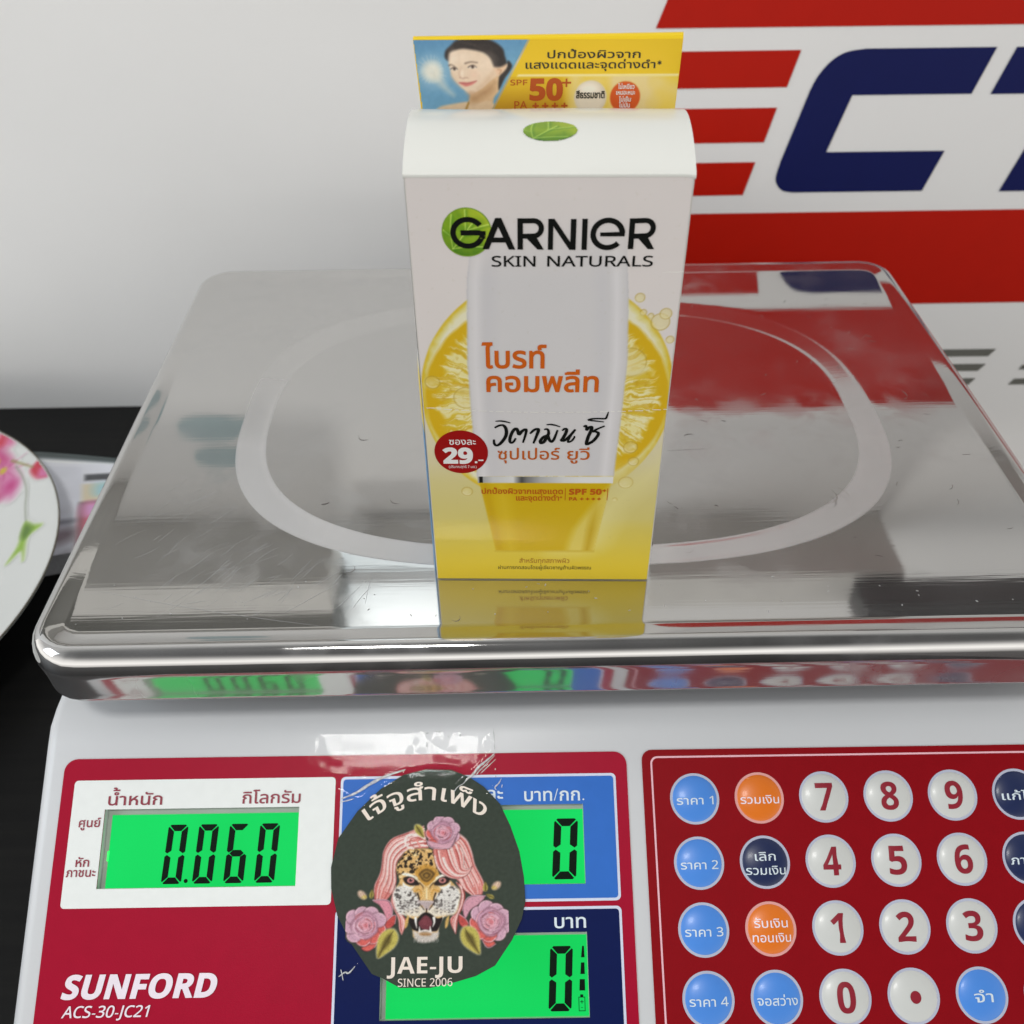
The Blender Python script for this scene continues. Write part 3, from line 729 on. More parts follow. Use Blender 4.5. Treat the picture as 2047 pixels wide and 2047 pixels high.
for ri, row in enumerate(ROWS):
    for ci, (c, tx) in enumerate(row):
        cu, cw = 58.35 + 20.4 * ci, 13.15 + 19.07 * ri
        key = mesh('key', [P3(cu + x, cw + y, h) for x, y, h in kv], kf, KM[c], scale, smooth=True)
        key['label'] = ('%s round key with a dark red %s' % (CN[c], 'dot' if tx == '.' else tx)) if c == 'white' else '%s round key with pale lettering' % CN[c]
        flat('key_ring', [ellipse(cu, cw, 7.75, 7.75, 56), hole(ellipse(cu, cw, KR - .1, KR - .1, 56))], PS(.36), ring_o if c == 'orange' else ring_m, key)
        S_ = lambda a, b: P3(cu + a, cw - b, dome(math.hypot(a, b)) + .07)
        if tx == '.': flat('key_symbol', [ellipse(0.15, -.15, 1.62, 1.75, 30)], S_, digit_m, key, .8)
        elif c == 'white': flat('key_symbol', letters(tx, -2.75 + (.35 if tx == '1' else 0), 2.75 - (1.0 if tx == '1' else 0), -4.1, 8.25, st='bold', fat=.004), S_, digit_m, key, .8)
        else:
            ct = []
            for k, line in enumerate(tx):
                hw = WID[line] / 2; base = -1.75 if len(tx) == 1 else (.45 if k == 0 else -3.6)
                ct += letters(line, -hw, hw, base, 2.35 if line == 'จำ' else 1.95, fat=.006)
            flat('key_symbol', ct, S_, pale if c != 'orange' else palew, key, .8)

# ================================================================ cosmetics carton
BX = thing('cosmetics_carton', 'tall white and yellow sunscreen carton with lemon picture standing on the steel pan', 'carton')
BL = Vector((-.02230, .22138, .148)); brz = R(-1.92717)
ex, nn = Vector((math.cos(brz), math.sin(brz), 0)), Vector((-math.sin(brz), math.cos(brz), 0))
BX.location = BL + ex * .0341 + nn * .021 + Vector((0, 0, .0001)); BX.rotation_euler = (0, 0, brz)
def B3(u, d, v): return Vector(((u - 34.1) / 1000, (d - 21) / 1000, v / 1000))
def BF(off): return lambda u, v: B3(u, -off, v)
def BFA(off): return lambda u, v: np.c_[(u - 34.1) / 1000, np.full(u.shape, (-off - 21) / 1000), v / 1000]
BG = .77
card = mat('white_card', (.72, .70, .66), .32, var=.015, scale=40, bump=.04, bscale=500)
print_m = mat('printed_card', (1, 1, 1), .33, var=.012, scale=80, vcol=True)
print_matt = mat('printed_paper', (1, 1, 1), .6, spec=.15, var=.06, scale=400, vcol=True)
WB, HB, DB = 68.2, 133.0, 42.5
# carton shell: front edge frame, bulging left side, right side, back, base
def bulge(d, v): 
    k = min(1, max(0, (104 - v) / 36)); k = k * k * (3 - 2 * k)
    return 2.7 * math.sin(math.pi * d / DB) * k
vs, fs = [], []
nd, nv = 14, 34
for j in range(nv + 1):
    for i in range(nd + 1):
        d, v = .35 + (DB - .35) * i / nd, HB * j / nv; vs.append(B3(-bulge(d, v), d, v))
for j in range(nv):
    for i in range(nd): a = j * (nd + 1) + i; fs.append((a, a + nd + 1, a + nd + 2, a + 1))
k = len(vs)
vs += [B3(WB, .35, 0), B3(WB, DB, 0), B3(WB, DB, HB), B3(WB, .35, HB), B3(0, DB, 0), B3(0, DB, HB), B3(0, .35, 0), B3(0, .35, HB)]
fs += [(k, k + 1, k + 2, k + 3), (k + 1, k + 4, k + 5, k + 2), (k + 6, k, k + 3, k + 7), (k, k + 6, k + 4, k + 1)]
carton = mesh('carton_shell', vs, fs, card, BX)
# printed colours of the left side: yellow block above, blue block below
sd = Canvas(.5, 42, .6, 131, .5, (236, 234, 226), BG)
sd.poly([(-1, 58), (43, 58), (43, 77), (-1, 77)], (226, 190, 44), smooth=False); sd.poly([(-1, -1), (43, -1), (43, 58), (-1, 58)], (66, 128, 172), smooth=False)
sd.build('side_print', lambda d, v: np.array([B3(-bulge(a, b) - .08, a, b) for a, b in zip(d, v)]), print_m, BX, flip=True)

# front picture
F = Canvas(.3, WB - .3, .35, HB - .4, .22, (203, 197, 194), BG)  # paper toned darker and warmer than the lid: shade put into its colour
X, Y = F.X, F.Y
def ramp(v, a, b): return np.clip((v - a) / (b - a), 0, 1)
ful = (slice(None), slice(None))
F.mix(ful, ramp(Y, 78, 40) * .75, (190, 180, 118)); F.mix(ful, ramp(Y, 48, 22) * .85, (190, 176, 92)); F.mix(ful, ramp(Y, 26, 3) ** .8, (198, 172, 34))
cx, cy = 34.5, 70.5
ang = np.arctan2(Y - cy, X - cx); ro = np.hypot((X - cx) / 34.6, (Y - (cy + .6)) / np.where(Y > cy, 36.8, 38.8)); rp = np.hypot((X - cx) / 33.6, (Y - cy + .5) / np.where(Y > cy, 31.5, 31.8))
nz, nz2 = F.noise(.35, 5), F.noise(.9, 8)
side = np.where(X > cx, 1.0, 0.0)
fade = 1 - ramp(Y, 56, 36) * ramp(X, 34, 52)             # the slice dissolves at the lower right
F.mix(ful, np.clip((1.0 - ro) * 34 / .5 + .5, 0, 1) * fade, (200, 168, 36))                         # zest
F.mix(ful, np.clip((.985 - ro + (nz - .5) * .03) * 34 / 1.4 + .5, 0, 1) * fade * .85, (198, 184, 84))
F.mix(ful, np.clip((.958 - ro + (nz - .5) * .05) * 34 / 2.0 + .5, 0, 1) * fade, (212, 208, 178))      # pith
pulp = np.clip((1.0 - rp + (nz - .5) * .02) * 33 / 1.0 + .5, 0, 1)
F.mix(ful, pulp * (1 - ramp(Y, 50, 38) * ramp(X, 40, 56)), (196, 160, 26))
def vnoise(a, b, seed):
    rs = np.random.RandomState(seed); g = rs.rand(256, 256); ia, ib = np.floor(a).astype(int), np.floor(b).astype(int); fa, fb = a - ia, b - ib
    fa, fb = fa * fa * (3 - 2 * fa), fb * fb * (3 - 2 * fb); q = lambda i, j: g[i % 256, j % 256]
    return (q(ia, ib) * (1 - fa) + q(ia + 1, ib) * fa) * (1 - fb) + (q(ia, ib + 1) * (1 - fa) + q(ia + 1, ib + 1) * fa) * fb
pf_ = 1 - ramp(Y, 50, 38) * ramp(X, 40, 56)
NSEG = 10; sg = np.mod(ang * NSEG / (2 * np.pi) + .3, 1); segd = np.abs(sg - .5) * 2                       # 1 at the walls between segments
wall_ = np.clip((segd - 1 + .05 / np.maximum(rp, .15)) * 14, 0, 1)
inner = np.clip((.92 - rp + (nz2 - .5) * .12) * 10, 0, 1)
F.mix(ful, inner * .8 * pf_, (198, 176, 66))
aw = ang + (nz - .5) * .10
for ka, kr, th, al, col, sd_ in ((30, 4.5, .50, .9, (214, 206, 150), 3), (52, 7, .56, .8, (216, 210, 166), 4), (84, 6, .60, .6, (218, 212, 172), 6), (40, 5, .62, .55, (188, 150, 30), 9)):
    v1 = vnoise(aw * ka + 500, rp * kr + 7 + vnoise(aw * 6 + 90, rp * 2 + 3, sd_ + 40) * 2, sd_)
    F.mix(ful, np.clip((.915 - rp + (vnoise(aw * 34 + 300, rp * 0 + 2, 12) - .5) * .10) * 22, 0, 1) * np.clip((v1 - th) * 7, 0, 1) * al * pf_, col)
F.mix(ful, wall_ * np.clip((.9 - rp) * 12, 0, 1) * .65 * pf_, (194, 154, 26))
F.mix(ful, np.clip((nz2 - .62) * 6, 0, 1) * inner * .35 * pf_, (176, 138, 24))
def drop(x, y, r, base=(196, 178, 92), edge=(160, 130, 36), hi=(214, 206, 168)):
    F.ell(x, y, r, r, base, .3, .38); F.ell(x - r * .15, y - r * .2, r * .6, r * .6, hi, r * .7, .6)
    F.line([(x + r * math.cos(t), y + r * math.sin(t)) for t in np.linspace(0, 6.28, 26)], .18, edge, soft=.2, alpha=.7)
    F.line([(x + r * .8 * math.cos(t), y + r * .8 * math.sin(t)) for t in np.linspace(3.4, 5.4, 12)], .3, hi, soft=.3, alpha=.8)
for d in ((3.2, 75.6, 2.0), (12.2, 70.5, 3.4), (57.8, 101.2, 1.2), (63.6, 94.2, 2.4), (64.8, 96.6, 1.5), (56.6, 82.0, 4.4), (59, 97, .8), (61, 96, .7), (66.6, 89, 1.0), (58.3, 40.6, 2.1), (58.8, 53.6, 2.0), (11.2, 37.0, 1.6), (60.0, 48.5, 1.5), (55.5, 34.0, .7)): drop(*d)
F.poly([(53, 78.8), (57, 77.6), (61, 78.8), (61.5, 81), (58, 79.2), (54, 79.6)], (206, 198, 150), .5, .8)
# swoosh of pale liquid from the lower right
F.poly([(36, 12), (44, 22), (53, 34), (66, 48), (68, 52), (68, 44), (58, 30), (52, 14)], (208, 200, 140), 4, .55)
# tube: body, shading bands of the picture, silver ring, yellow cap
TB = [(16.5, 126.8), (52.2, 126.8), (53.8, 112), (54.9, 101.5), (55.9, 83), (55.5, 66), (54.6, 43), (14.3, 42.6), (13.4, 66), (13.0, 82), (13.8, 106), (14.8, 113)]
inside = np.zeros(X.shape); 
F.poly([(16.5, 126.8), (34, 127.2), (52.2, 126.8)] + TB[2:], (192, 190, 190), .35, 1, smooth=False)
xl, xr = np.interp(Y, [42, 66, 82, 106, 113, 127], [14.3, 13.4, 13.0, 13.8, 14.8, 16.5]), np.interp(Y, [42, 66, 83, 101, 112, 127], [54.6, 55.5, 55.9, 54.9, 53.8, 52.2])
tu = (X - xl) / (xr - xl); tb = ((Y > 42.6) & (Y < 126.6) & (tu > 0) & (tu < 1)).astype(float) * ramp(Y, 127, 110)
F.mix(ful, tb * np.clip(1 - abs(tu - .055) / .05, 0, 1) * .45, (216, 213, 214)); F.mix(ful, tb * np.clip(1 - abs(tu - .13) / .09, 0, 1) * .28, (176, 175, 180))
F.mix(ful, tb * np.clip(1 - abs(tu - .93) / .05, 0, 1) * .5, (214, 212, 214)); F.mix(ful, tb * np.clip(1 - abs(tu - .84) / .08, 0, 1) * .25, (180, 180, 186)); F.mix(ful, tb * np.clip(1 - tu / .015, 0, 1) * .35, (160, 160, 168))
F.mix(ful, tb * np.clip((tu - .985) / .015, 0, 1) * .35, (160, 160, 168))
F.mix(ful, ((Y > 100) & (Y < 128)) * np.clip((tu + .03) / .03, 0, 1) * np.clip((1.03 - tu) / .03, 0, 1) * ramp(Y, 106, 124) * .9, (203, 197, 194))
sil_ = ((Y > 40.25) & (Y < 42.7) & (X > 14.4) & (X < 54.5)).astype(float)
sv_ = np.interp(X, [14.4, 14.9, 15.0, 15.9, 16, 19, 25, 27.5, 29, 33, 40, 46, 54.5], [150, 150, 20, 20, 150, 185, 200, 70, 110, 160, 196, 206, 206])
F.C = F.C * (1 - sil_[..., None]) + sil_[..., None] * sv_[..., None] * np.array((1, 1, .99))
CAP = [(15.0, 40.25), (53.9, 40.25), (50.1, 12.9), (19.3, 12.9)]
F.poly(CAP, (188, 157, 14), .25, 1, smooth=False)
cl, crr = np.interp(Y, [12.9, 40.3], [19.3, 15.0]), np.interp(Y, [12.9, 40.3], [50.1, 53.9]); cu = (X - cl) / (crr - cl); cm = ((Y > 12.9) & (Y < 40.25) & (cu > 0) & (cu < 1)).astype(float)
F.mix(ful, cm * np.clip(1 - abs(cu - .16) / .10, 0, 1) * .35, (206, 182, 64)); F.mix(ful, cm * np.clip(1 - abs(cu - .04) / .05, 0, 1) * .3, (170, 128, 8))
sw = np.clip((X - np.interp(Y, [14, 22, 32, 40], [40, 42, 47.5, 52.5])) / 3, 0, 1)
F.mix(ful, cm * sw * .7, (204, 190, 112)); F.mix(ful, cm * np.clip(1 - abs(cu - .93) / .07, 0, 1) * ramp(Y, 36, 22) * .8, (176, 142, 14))
F.mix(ful, np.clip(1 - abs(Y - 12.6) / .7, 0, 1) * (X > 19) * (X < 50.4) * .35, (172, 138, 20))
F.mix(ful, ((nz2 > .80)).astype(float) * .04, (120, 110, 60))
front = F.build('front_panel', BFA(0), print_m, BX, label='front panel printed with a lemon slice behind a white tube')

ink = mat('black_ink', (.005, .006, .005), .4, spec=.15); orange = mat('orange_ink', lin((188, 86, 4), .80), .4); orange2 = mat('dark_orange_ink', lin((172, 82, 6), .80), .4)
# leaf emblem
def leaf_canvas(x0, x1, y0, y1, step, gain):
    c = Canvas(x0, x1, y0, y1, step, (112, 140, 26), gain); w, h = x1 - x0, y1 - y0
    n1 = c.noise(4 / w, 3); u, v = (c.X - x0) / w, (c.Y - y0) / h
    c.mix((slice(None), slice(None)), np.clip((n1 - .35) * 2.2, 0, 1) * .9, (58, 104, 14)); c.mix((slice(None), slice(None)), np.clip(u * 1.2 + v - 1.1, 0, 1) * .8, (158, 164, 40))
    c.mix((slice(None), slice(None)), np.clip(.55 - v - u * .2, 0, 1) * 1.2, (34, 76, 12))
    o = (x0 + .20 * w, y0 + .16 * h)
    def P(a, b): return (x0 + a * w, y0 + b * h)
    for q in ([P(.2, .86), P(.17, .6), P(.18, .35), o], [P(.47, .95), P(.47, .6), P(.45, .5)], [P(.62, .7), P(.45, .48), P(.3, .28), o], [P(.95, .66), P(.7, .6), P(.5, .54)], [P(.8, .2), P(.5, .2), o], [P(.02, .55), P(.1, .48), P(.18, .42)]):
        c.line(q, w * .022, (168, 190, 92), w * .008, soft=w * .012)
        c.line([(a + w * .03, b - h * .03) for a, b in q], w * .03, (52, 104, 22), w * .01, soft=w * .03, alpha=.5)
    return c
lc = leaf_canvas(8.3, 20.5, 112.5, 125.1, .16, .56)
mk = np.hypot((lc.X - 14.3) / 6.02, (lc.Y - 118.8) / 6.22) < 1
lc.build('leaf_emblem', BFA(.06), print_m, BX, mask=mk)
flat('leaf_emblem_edge', [ellipse(14.3, 118.8, 6.12, 6.32, 72), hole(ellipse(14.3, 118.8, 5.85, 6.05, 72))], BF(.09), mat('leaf_edge', lin((120, 150, 50), BG), .3), BX)
sw_ = 1.34
G_ = [stroke(arc(14.55, 118.7, 3.60, 3.42, 34, 350, 40), sw_, caps=False), [(17.6, 119.4), (12.8, 119.4), (12.8, 118.05), (18.9, 118.05), (18.8, 117.2), (17.55, 117.2)][::-1], stroke([(18.25, 119.2), (18.22, 118.2), (17.9, 117.3)], sw_, caps=False)]
A_ = [[(18.0, 114.45), (19.6, 114.45), (22.0, 120.3), (21.95, 122.5), (21.3, 122.5)], [(21.3, 122.5), (21.95, 120.3), (24.5, 114.35), (26.1, 114.35), (22.75, 122.5)], [(19.9, 116.2), (24.0, 116.2), (23.5, 117.5), (20.4, 117.5)]]
def R_(x, y0, y1, w):
    return [[(x, y0), (x + sw_, y0), (x + sw_, y1), (x, y1)], stroke([(x + .5, y1 - sw_ / 2)] + arc(x + w * .62, (y1 + y0) / 2 + 1.45, w * .30, 1.95, 90, -90, 16) + [(x + .5, y1 - 4.6)], sw_ * .96, caps=False), [(x + w * .55, y0 + 3.5), (x + w * .30, y0 + 3.3), (x + w * .78, y0), (x + w * 1.02, y0), (x + w * .70, y0 + 3.6)]]
N_ = [[(34.1, 114.3), (35.35, 114.3), (35.35, 122.25), (34.1, 122.25)], [(39.55, 114.25), (40.9, 114.25), (40.9, 122.2), (39.55, 122.2)], [(34.1, 122.25), (39.4, 114.25), (40.9, 114.25), (35.6, 122.25)]]
I_2 = [[(42.35, 114.25), (43.65, 114.25), (43.6, 122.25), (42.3, 122.25)]]
e_ = [stroke(arc(48.6, 118.35, 3.55, 3.50, 4, 318, 40), sw_, caps=False), [(46.8, 117.75), (52.7, 117.75), (52.75, 118.95), (46.75, 118.75)]]
allc = [c if area2(c) > 0 else c[::-1] for c in G_ + A_ + R_(26.65, 114.35, 122.4, 6.3) + N_ + I_2 + e_ + R_(53.7, 114.45, 122.35, 6.3)]
flat('brand_lettering', allc, BF(.13), ink, BX)
def star(cx, cy, r, w):
    return [c if area2(c) > 0 else c[::-1] for c in [stroke([(cx - r * math.cos(R(a)), cy - r * math.sin(R(a))), (cx + r * math.cos(R(a)), cy + r * math.sin(R(a)))], w, caps=False) for a in (90, 30, 150)]]
def btext(s, x0, x1, base, h, m, name='lettering', off=.10, **k): return flat(name, letters(s, x0, x1, base, h, **k), BF(off), m, BX)
btext('SKIN', 20.2, 31.1, 109.85, 2.75, ink, st='sans', fat=.012); btext('NATURALS', 34.0, 60.2, 109.85, 2.75, ink, st='sans', fat=.012)
btext('ไบรท์', 16.9, 34.2, 80.3, 5.2, orange, fat=.022); btext('คอมพลีท', 17.9, 48.6, 72.7, 4.9, orange, fat=.022)
VIT = {'i1': [(20.13, 62.72), (21.55, 62.82), (22.88, 62.61), (24.39, 62.15)],
 'wo': [(19.89, 60.44), (21.14, 61.22), (22.29, 61.33), (23.04, 60.29), (23.2, 58.52), (22.7, 56.86), (21.42, 54.94), (20.34, 54.22), (19.68, 54.94), (19.61, 56.37)],
 'to': [(25.88, 56.87), (25.19, 55.55), (24.51, 55.19), (24.14, 56.03), (24.44, 57.81), (25.22, 59.59), (25.99, 60.18), (26.46, 59.36), (26.8, 58.18), (27.61, 59.24), (28.47, 59.95), (28.85, 59.6), (28.57, 57.83), (27.89, 55.2)],
 'aa': [(29.91, 58.42), (31.05, 59.72), (32.0, 60.08), (32.29, 59.61), (31.83, 57.84), (30.88, 54.97)], 'i2': [(34.55, 61.55), (35.59, 61.67), (36.93, 61.42), (38.46, 60.86)],
 'mo': [(33.91, 59.85), (34.67, 60.08), (35.15, 59.38), (35.04, 58.08), (33.75, 57.25), (32.9, 55.94), (33.2, 55.1), (34.15, 55.94), (34.89, 57.84), (35.29, 56.66), (35.99, 55.59), (36.65, 56.3), (37.19, 57.85), (37.72, 59.74)],
 'no': [(38.97, 59.55), (39.81, 60.21), (40.29, 59.86), (40.04, 58.57), (39.23, 56.67), (38.96, 56.07), (39.73, 56.08), (41.03, 57.39), (42.31, 59.28), (42.76, 59.99)],
 'no2': [(42.31, 59.28), (41.59, 57.86), (40.79, 55.96), (41.0, 55.48), (41.94, 56.08), (42.57, 57.27), (42.37, 57.63)],
 'so': [(45.02, 60.81), (45.57, 61.28), (45.88, 60.7), (45.95, 59.81), (46.64, 60.7), (47.3, 60.82), (47.25, 59.77), (46.49, 57.4), (46.1, 55.26), (46.41, 54.78), (48.0, 55.98), (49.07, 57.65), (49.3, 58.71), (48.61, 59.18), (47.84, 59.3), (49.13, 60.24), (50.98, 61.18)],
 'ii': [(50.71, 62.57), (49.0, 62.8), (46.34, 63.21), (47.64, 63.67), (49.71, 63.72), (51.03, 63.72), (51.45, 64.64), (51.75, 66.01)]}
def hump(p, w, k=.45):
    """brush stroke: thin, full, thin"""
    p = np.array(catmull(p, False, 7)); d = np.gradient(p, axis=0); d /= np.maximum(np.hypot(*d.T), 1e-9)[:, None]; n = np.c_[-d[:, 1], d[:, 0]]
    t = np.linspace(0, 1, len(p)); ww = w / 2 * (k + (1 - k) * np.sin(np.pi * t) ** .6) * (.78 + .32 * np.abs(d[:, 1]))
    o = [tuple(q) for q in p - n * ww[:, None]] + [tuple(q) for q in (p + n * ww[:, None])[::-1]]
    return o
quads = []
for k, p in VIT.items():
    q = hump(p, {'i1': .62, 'i2': .62, 'ii': .66, 'no2': .6}.get(k, .92), .35 if k[0] == 'i' else .5); n = len(q) // 2
    for i in range(n - 1):
        c = [q[i], q[i + 1], q[2 * n - 2 - i], q[2 * n - 1 - i]]; quads.append(c if area2(c) > 0 else c[::-1])
flat('script_lettering', quads, BF(.12), ink, BX)
btext('ซุปเปอร์', 20.6, 38.5, 49.2, 3.1, orange2, fat=.008); btext('ยูวี', 40.7, 47.2, 49.2, 3.1, orange2, fat=.008)
# dashed tear line
dash, u = [], 1.0
while u < 67:
    l = 2.3 if len(dash) % 2 == 0 else 1.1; vv = 67.3 - 1.6 * math.sin(math.pi * min(u, 66) / 70) ** .7
    dash.append([(u, vv), (u + l, vv - .04), (u + l, vv + .17), (u, vv + .2)]); u += l + .72
flat('tear_line', dash, BF(.10), mat('torn_card', (.86, .85, .80), .5), BX)
# price badge
bd = flat('price_badge', [ellipse(10.05, 51.75, 7.75, 7.75, 60)], BF(.08), mat('badge_red', lin((138, 12, 12), BG), .3), BX, label='dark red round price badge')
wi = mat('white_ink', (.80, .80, .78), .4)
for s, x0, x1, b_, h, k in (('ซองละ', 6.7, 14.4, 54.5, 1.75, dict(fat=.01)), ('29', 4.6, 13.4, 47.8, 5.4, dict(st='bold', fat=.03)), ('(ปริมาณสุทธิ 7 มล.)', 6.2, 14.3, 46.0, .75, {})):
    flat('lettering', letters(s, x0, x1, b_, h, **k), BF(.12), wi, bd)
flat('lettering', [rrect(13.9, 47.8, 14.6, 48.5), rrect(14.9, 48.6, 16.4, 49.1)], BF(.12), wi, bd)
btext('ปกป้องผิวจากแสงแดด', 15.5, 39.8, 36.2, 1.6, orange2, fat=.02); flat('lettering', star(39.3, 34.9, .38, .17), BF(.10), orange2, BX); btext('และจุดด่างดำ', 25.8, 38.7, 33.6, 1.6, orange2, fat=.02)
btext('SPF 50', 41.6, 51.4, 36.0, 2.1, orange2, st='bold', fat=.03); btext('+', 51.6, 52.7, 36.9, 1.2, orange2, fat=.05)
btext('PA', 41.7, 44.2, 33.65, 1.25, orange2, st='bold', fat=.02)
flat('lettering', sum([[rrect(45.0 + i * 1.72, 34.1, 46.1 + i * 1.72, 34.45), rrect(45.37 + i * 1.72, 33.75, 45.73 + i * 1.72, 34.8)] for i in range(4)], []), BF(.10), orange2, BX)
flat('rule', [rrect(40.45, 33.7, 40.65, 38.4), rrect(53.05, 33.8, 53.25, 38.4)], BF(.10), orange2, BX)
btext('สำหรับทุกสภาพผิว', 26.7, 42.6, 7.6, 1.55, mat('brown_ink', lin((150, 96, 20), BG), .4)); btext('ผ่านการทดสอบโดยผู้เชี่ยวชาญด้านผิวพรรณ', 19.9, 49.6, 4.8, 1.2, mat('dark_brown_ink', lin((58, 46, 14), BG), .4))

# lid: a tuck flap bowed upwards, folded over the front edge
def lid_v(d): return HB + .25 + 6.3 * (1 - ((d - 20.5) / 20.5) ** 2)
lp = [(-.06, 132.35), (-.10, 132.5), (-.12, 132.8), (-.12, 133.0), (-.10, 133.12), (.05, 133.2)] + [(d, lid_v(d)) for d in (.5, 2.0, 4, 6, 9, 12, 15, 18, 21, 24, 27, 30, 33, 36, 39, 41.6)]
vs, fs = [], []; nx = 40
for i, (d, v) in enumerate(lp):
    for j in range(nx + 1):
        t = j / nx; u = -.2 + (WB + .4) * t
        wob = .12 * math.sin(9 * t + i * .15) * (i > 5) - (.5 * math.exp(-((t - 1) / .02) ** 2) if i < 6 else 0) * .6
        vs.append(B3(u, d, v + wob))
n1 = len(vs)
for i, (d, v) in enumerate(lp):
    for j in range(nx + 1): p = vs[i * (nx + 1) + j]; vs.append(p + Vector((0, .0004, -.0004)) if i < 6 else p + Vector((0, 0, -.0004)))
for i in range(len(lp) - 1):
    for j in range(nx):
        a = i * (nx + 1) + j; fs.append((a, a + 1, a + nx + 2, a + nx + 1)); b_ = a + n1; fs.append((b_, b_ + nx + 1, b_ + nx + 2, b_ + 1))
    for j in (0, nx):
        a = i * (nx + 1) + j; fs.append((a, a + nx + 1, a + nx + 1 + n1, a + n1))
lid = mesh('lid', vs, fs, mat('lid_card', (.83, .835, .79), .24, var=.01, scale=30, coat=.2), BX, smooth=True, label='white bowed tuck lid with a leaf oval')
lid.data.set_sharp_from_angle(angle=R(28))
mesh('crease', [B3(u, -.05, v) for u, v in ((62.8, 108.05), (64.5, 108.25), (66.4, 108.15), (68.1, 108.4), (68.1, 108.55), (66.4, 108.33), (64.5, 108.36), (62.8, 108.12))], [(0, 1, 6, 7), (1, 2, 5, 6), (2, 3, 4, 5)], mat('torn_card', (.86, .85, .80), .5), BX)
# closing flaps under the lid arc
for u in (.6, WB - .6):
    c = [(d, lid_v(d) - .6) for d in np.linspace(1, 41, 20)]
    mesh('side_flap', [B3(u, 1, 131)] + [B3(u, d, v) for d, v in c] + [B3(u, 41, 131)], [tuple(range(22))], card, BX)
lo = leaf_canvas(27.6, 41.3, 8.5, 17.0, .2, .66)
mk = np.hypot((lo.X - 34.45) / 6.6, (lo.Y - 12.75) / 4.05) < 1
def lid_s(u, d):
    v = HB + .25 + 6.3 * (1 - ((d - 20.5) / 20.5) ** 2) + .12 * np.sin(9 * (u + .2) / (WB + .4) + np.interp(d, [q[0] for q in lp[6:]], range(6, 6 + len(lp[6:]))) * .15)
    return np.c_[(u - 34.1) / 1000, (d - 21) / 1000, (v + .12) / 1000]
lo.build('leaf_oval', lid_s, print_m, lid, mask=mk, smooth=True)

# header card standing up from the back edge
HG = .74
HO = [(.9, 128), (.9, 133.8), (-.35, 151.2), (-.35, 151.9), (68.5, 152.6), (68.45, 151.9), (68.1, 134.5), (67.9, 128)]
hd = DB - .2
def hleft(v): return np.interp(v, [128, 133.8, 151.2, 152], [.9, .9, -.35, -.35])
def hright(v): return np.interp(v, [128, 134.5, 151.9, 153], [67.9, 68.1, 68.45, 68.5])
yel = mat('yellow_card', lin((228, 190, 30), .80), .3, var=.02)
hv, hf = [], []
HP = [(0, 128), (0, 150.6), (.25, 151.3), (.9, 151.75), (1.7, 151.75), (2.3, 151.3), (2.6, 150.6), (1.6, 128)]
for u, dv in ((0, 0), (1, .7)):
    for d, v in HP: hv.append(B3((hright if u else hleft)(v), hd + d, v + (dv if v > 150 else 0)))
for i in range(8): hf.append((i, (i + 1) % 8, 8 + (i + 1) % 8, 8 + i))
hf += [tuple(range(8))[::-1], tuple(range(8, 16))]
header = mesh('header_card', hv, hf, yel, BX, label='upright yellow header card with a printed portrait')
H = Canvas(-.4, 68.6, 130, 151.3, .17, (205, 170, 24), HG); X, Y = H.X, H.Y
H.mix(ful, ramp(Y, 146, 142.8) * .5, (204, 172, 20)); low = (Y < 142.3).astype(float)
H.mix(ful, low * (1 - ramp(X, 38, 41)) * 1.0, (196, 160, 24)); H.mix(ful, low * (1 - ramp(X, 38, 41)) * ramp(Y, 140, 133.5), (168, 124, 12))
hn = H.noise(.09, 4)
H.mix(ful, low * ramp(X, 38, 41.5), (203, 184, 128)); H.mix(ful, low * ramp(X, 40, 44) * np.clip((hn - .42) * 4, 0, 1) * .8, (206, 178, 62)); H.mix(ful, low * ramp(X, 60, 68) * ramp(Y, 139, 142) * .6, (206, 176, 30))
H.poly([(26.5, 142.9), (69, 142.9), (69, 142.3), (26.1, 142.3)], (214, 200, 140), .2, 1, smooth=False)
# picture at the left: sky, sun burst, woman
PIC = [(-1, 130), (-1, 151.4), (29.1, 151.4), (17.2, 130)]
pic = np.clip((29.1 - (151.4 - Y) * (11.9 / 21.4) - X) / .3 + .5, 0, 1)
Q = Canvas(-.4, 30, 130, 151.3, .17, (96, 142, 170), HG)
def hz(x, y): return (.017552 * x - .000614 * y - 1.285, -.000071 * x - .016645 * y + 153.835)
def HZ(l): return [hz(*q) for q in l]
qf = (slice(None), slice(None))
Q.mix(qf, np.clip((Q.Y - 146) / 6, 0, 1), (84, 130, 164)); Q.mix(qf, np.clip((137 - Q.Y) / 5, 0, 1) * .6, (118, 164, 188))
sx, sy = hz(330, 610)
Q.glow(sx, sy, 6.2, 5.6, (190, 200, 200), .75, 1.3); Q.glow(sx, sy, 3.2, 3.1, (222, 210, 186), 1, .7)
for i in range(26):
    a = 2 * math.pi * i / 26 + .1 * math.sin(i * 7); l = 2.6 + 1.6 * abs(math.sin(i * 3.3))
    Q.line([(sx, sy), (sx + l * math.cos(a), sy + l * math.sin(a))], .5, (206, 206, 196), .05, .25, .45, smooth=False)
Q.line([hz(360, 640), hz(500, 830), hz(640, 960)], 2.4, (196, 194, 180), .5, .9, .6)
HAIR, SKIN, SHD = (42, 36, 34), (206, 184, 160), (172, 138, 104)
Q.poly(HZ([(870, 1260), (890, 960), (870, 880), (1000, 860), (1200, 700), (1330, 640), (1330, 880), (1250, 1010), (1190, 1260)]), (196, 164, 126), .3)      # neck
Q.poly(HZ([(320, 1270), (360, 1200), (440, 1140), (560, 1110), (870, 1060), (1000, 1080), (1220, 1060), (1220, 1280)]), (200, 174, 142), .3)
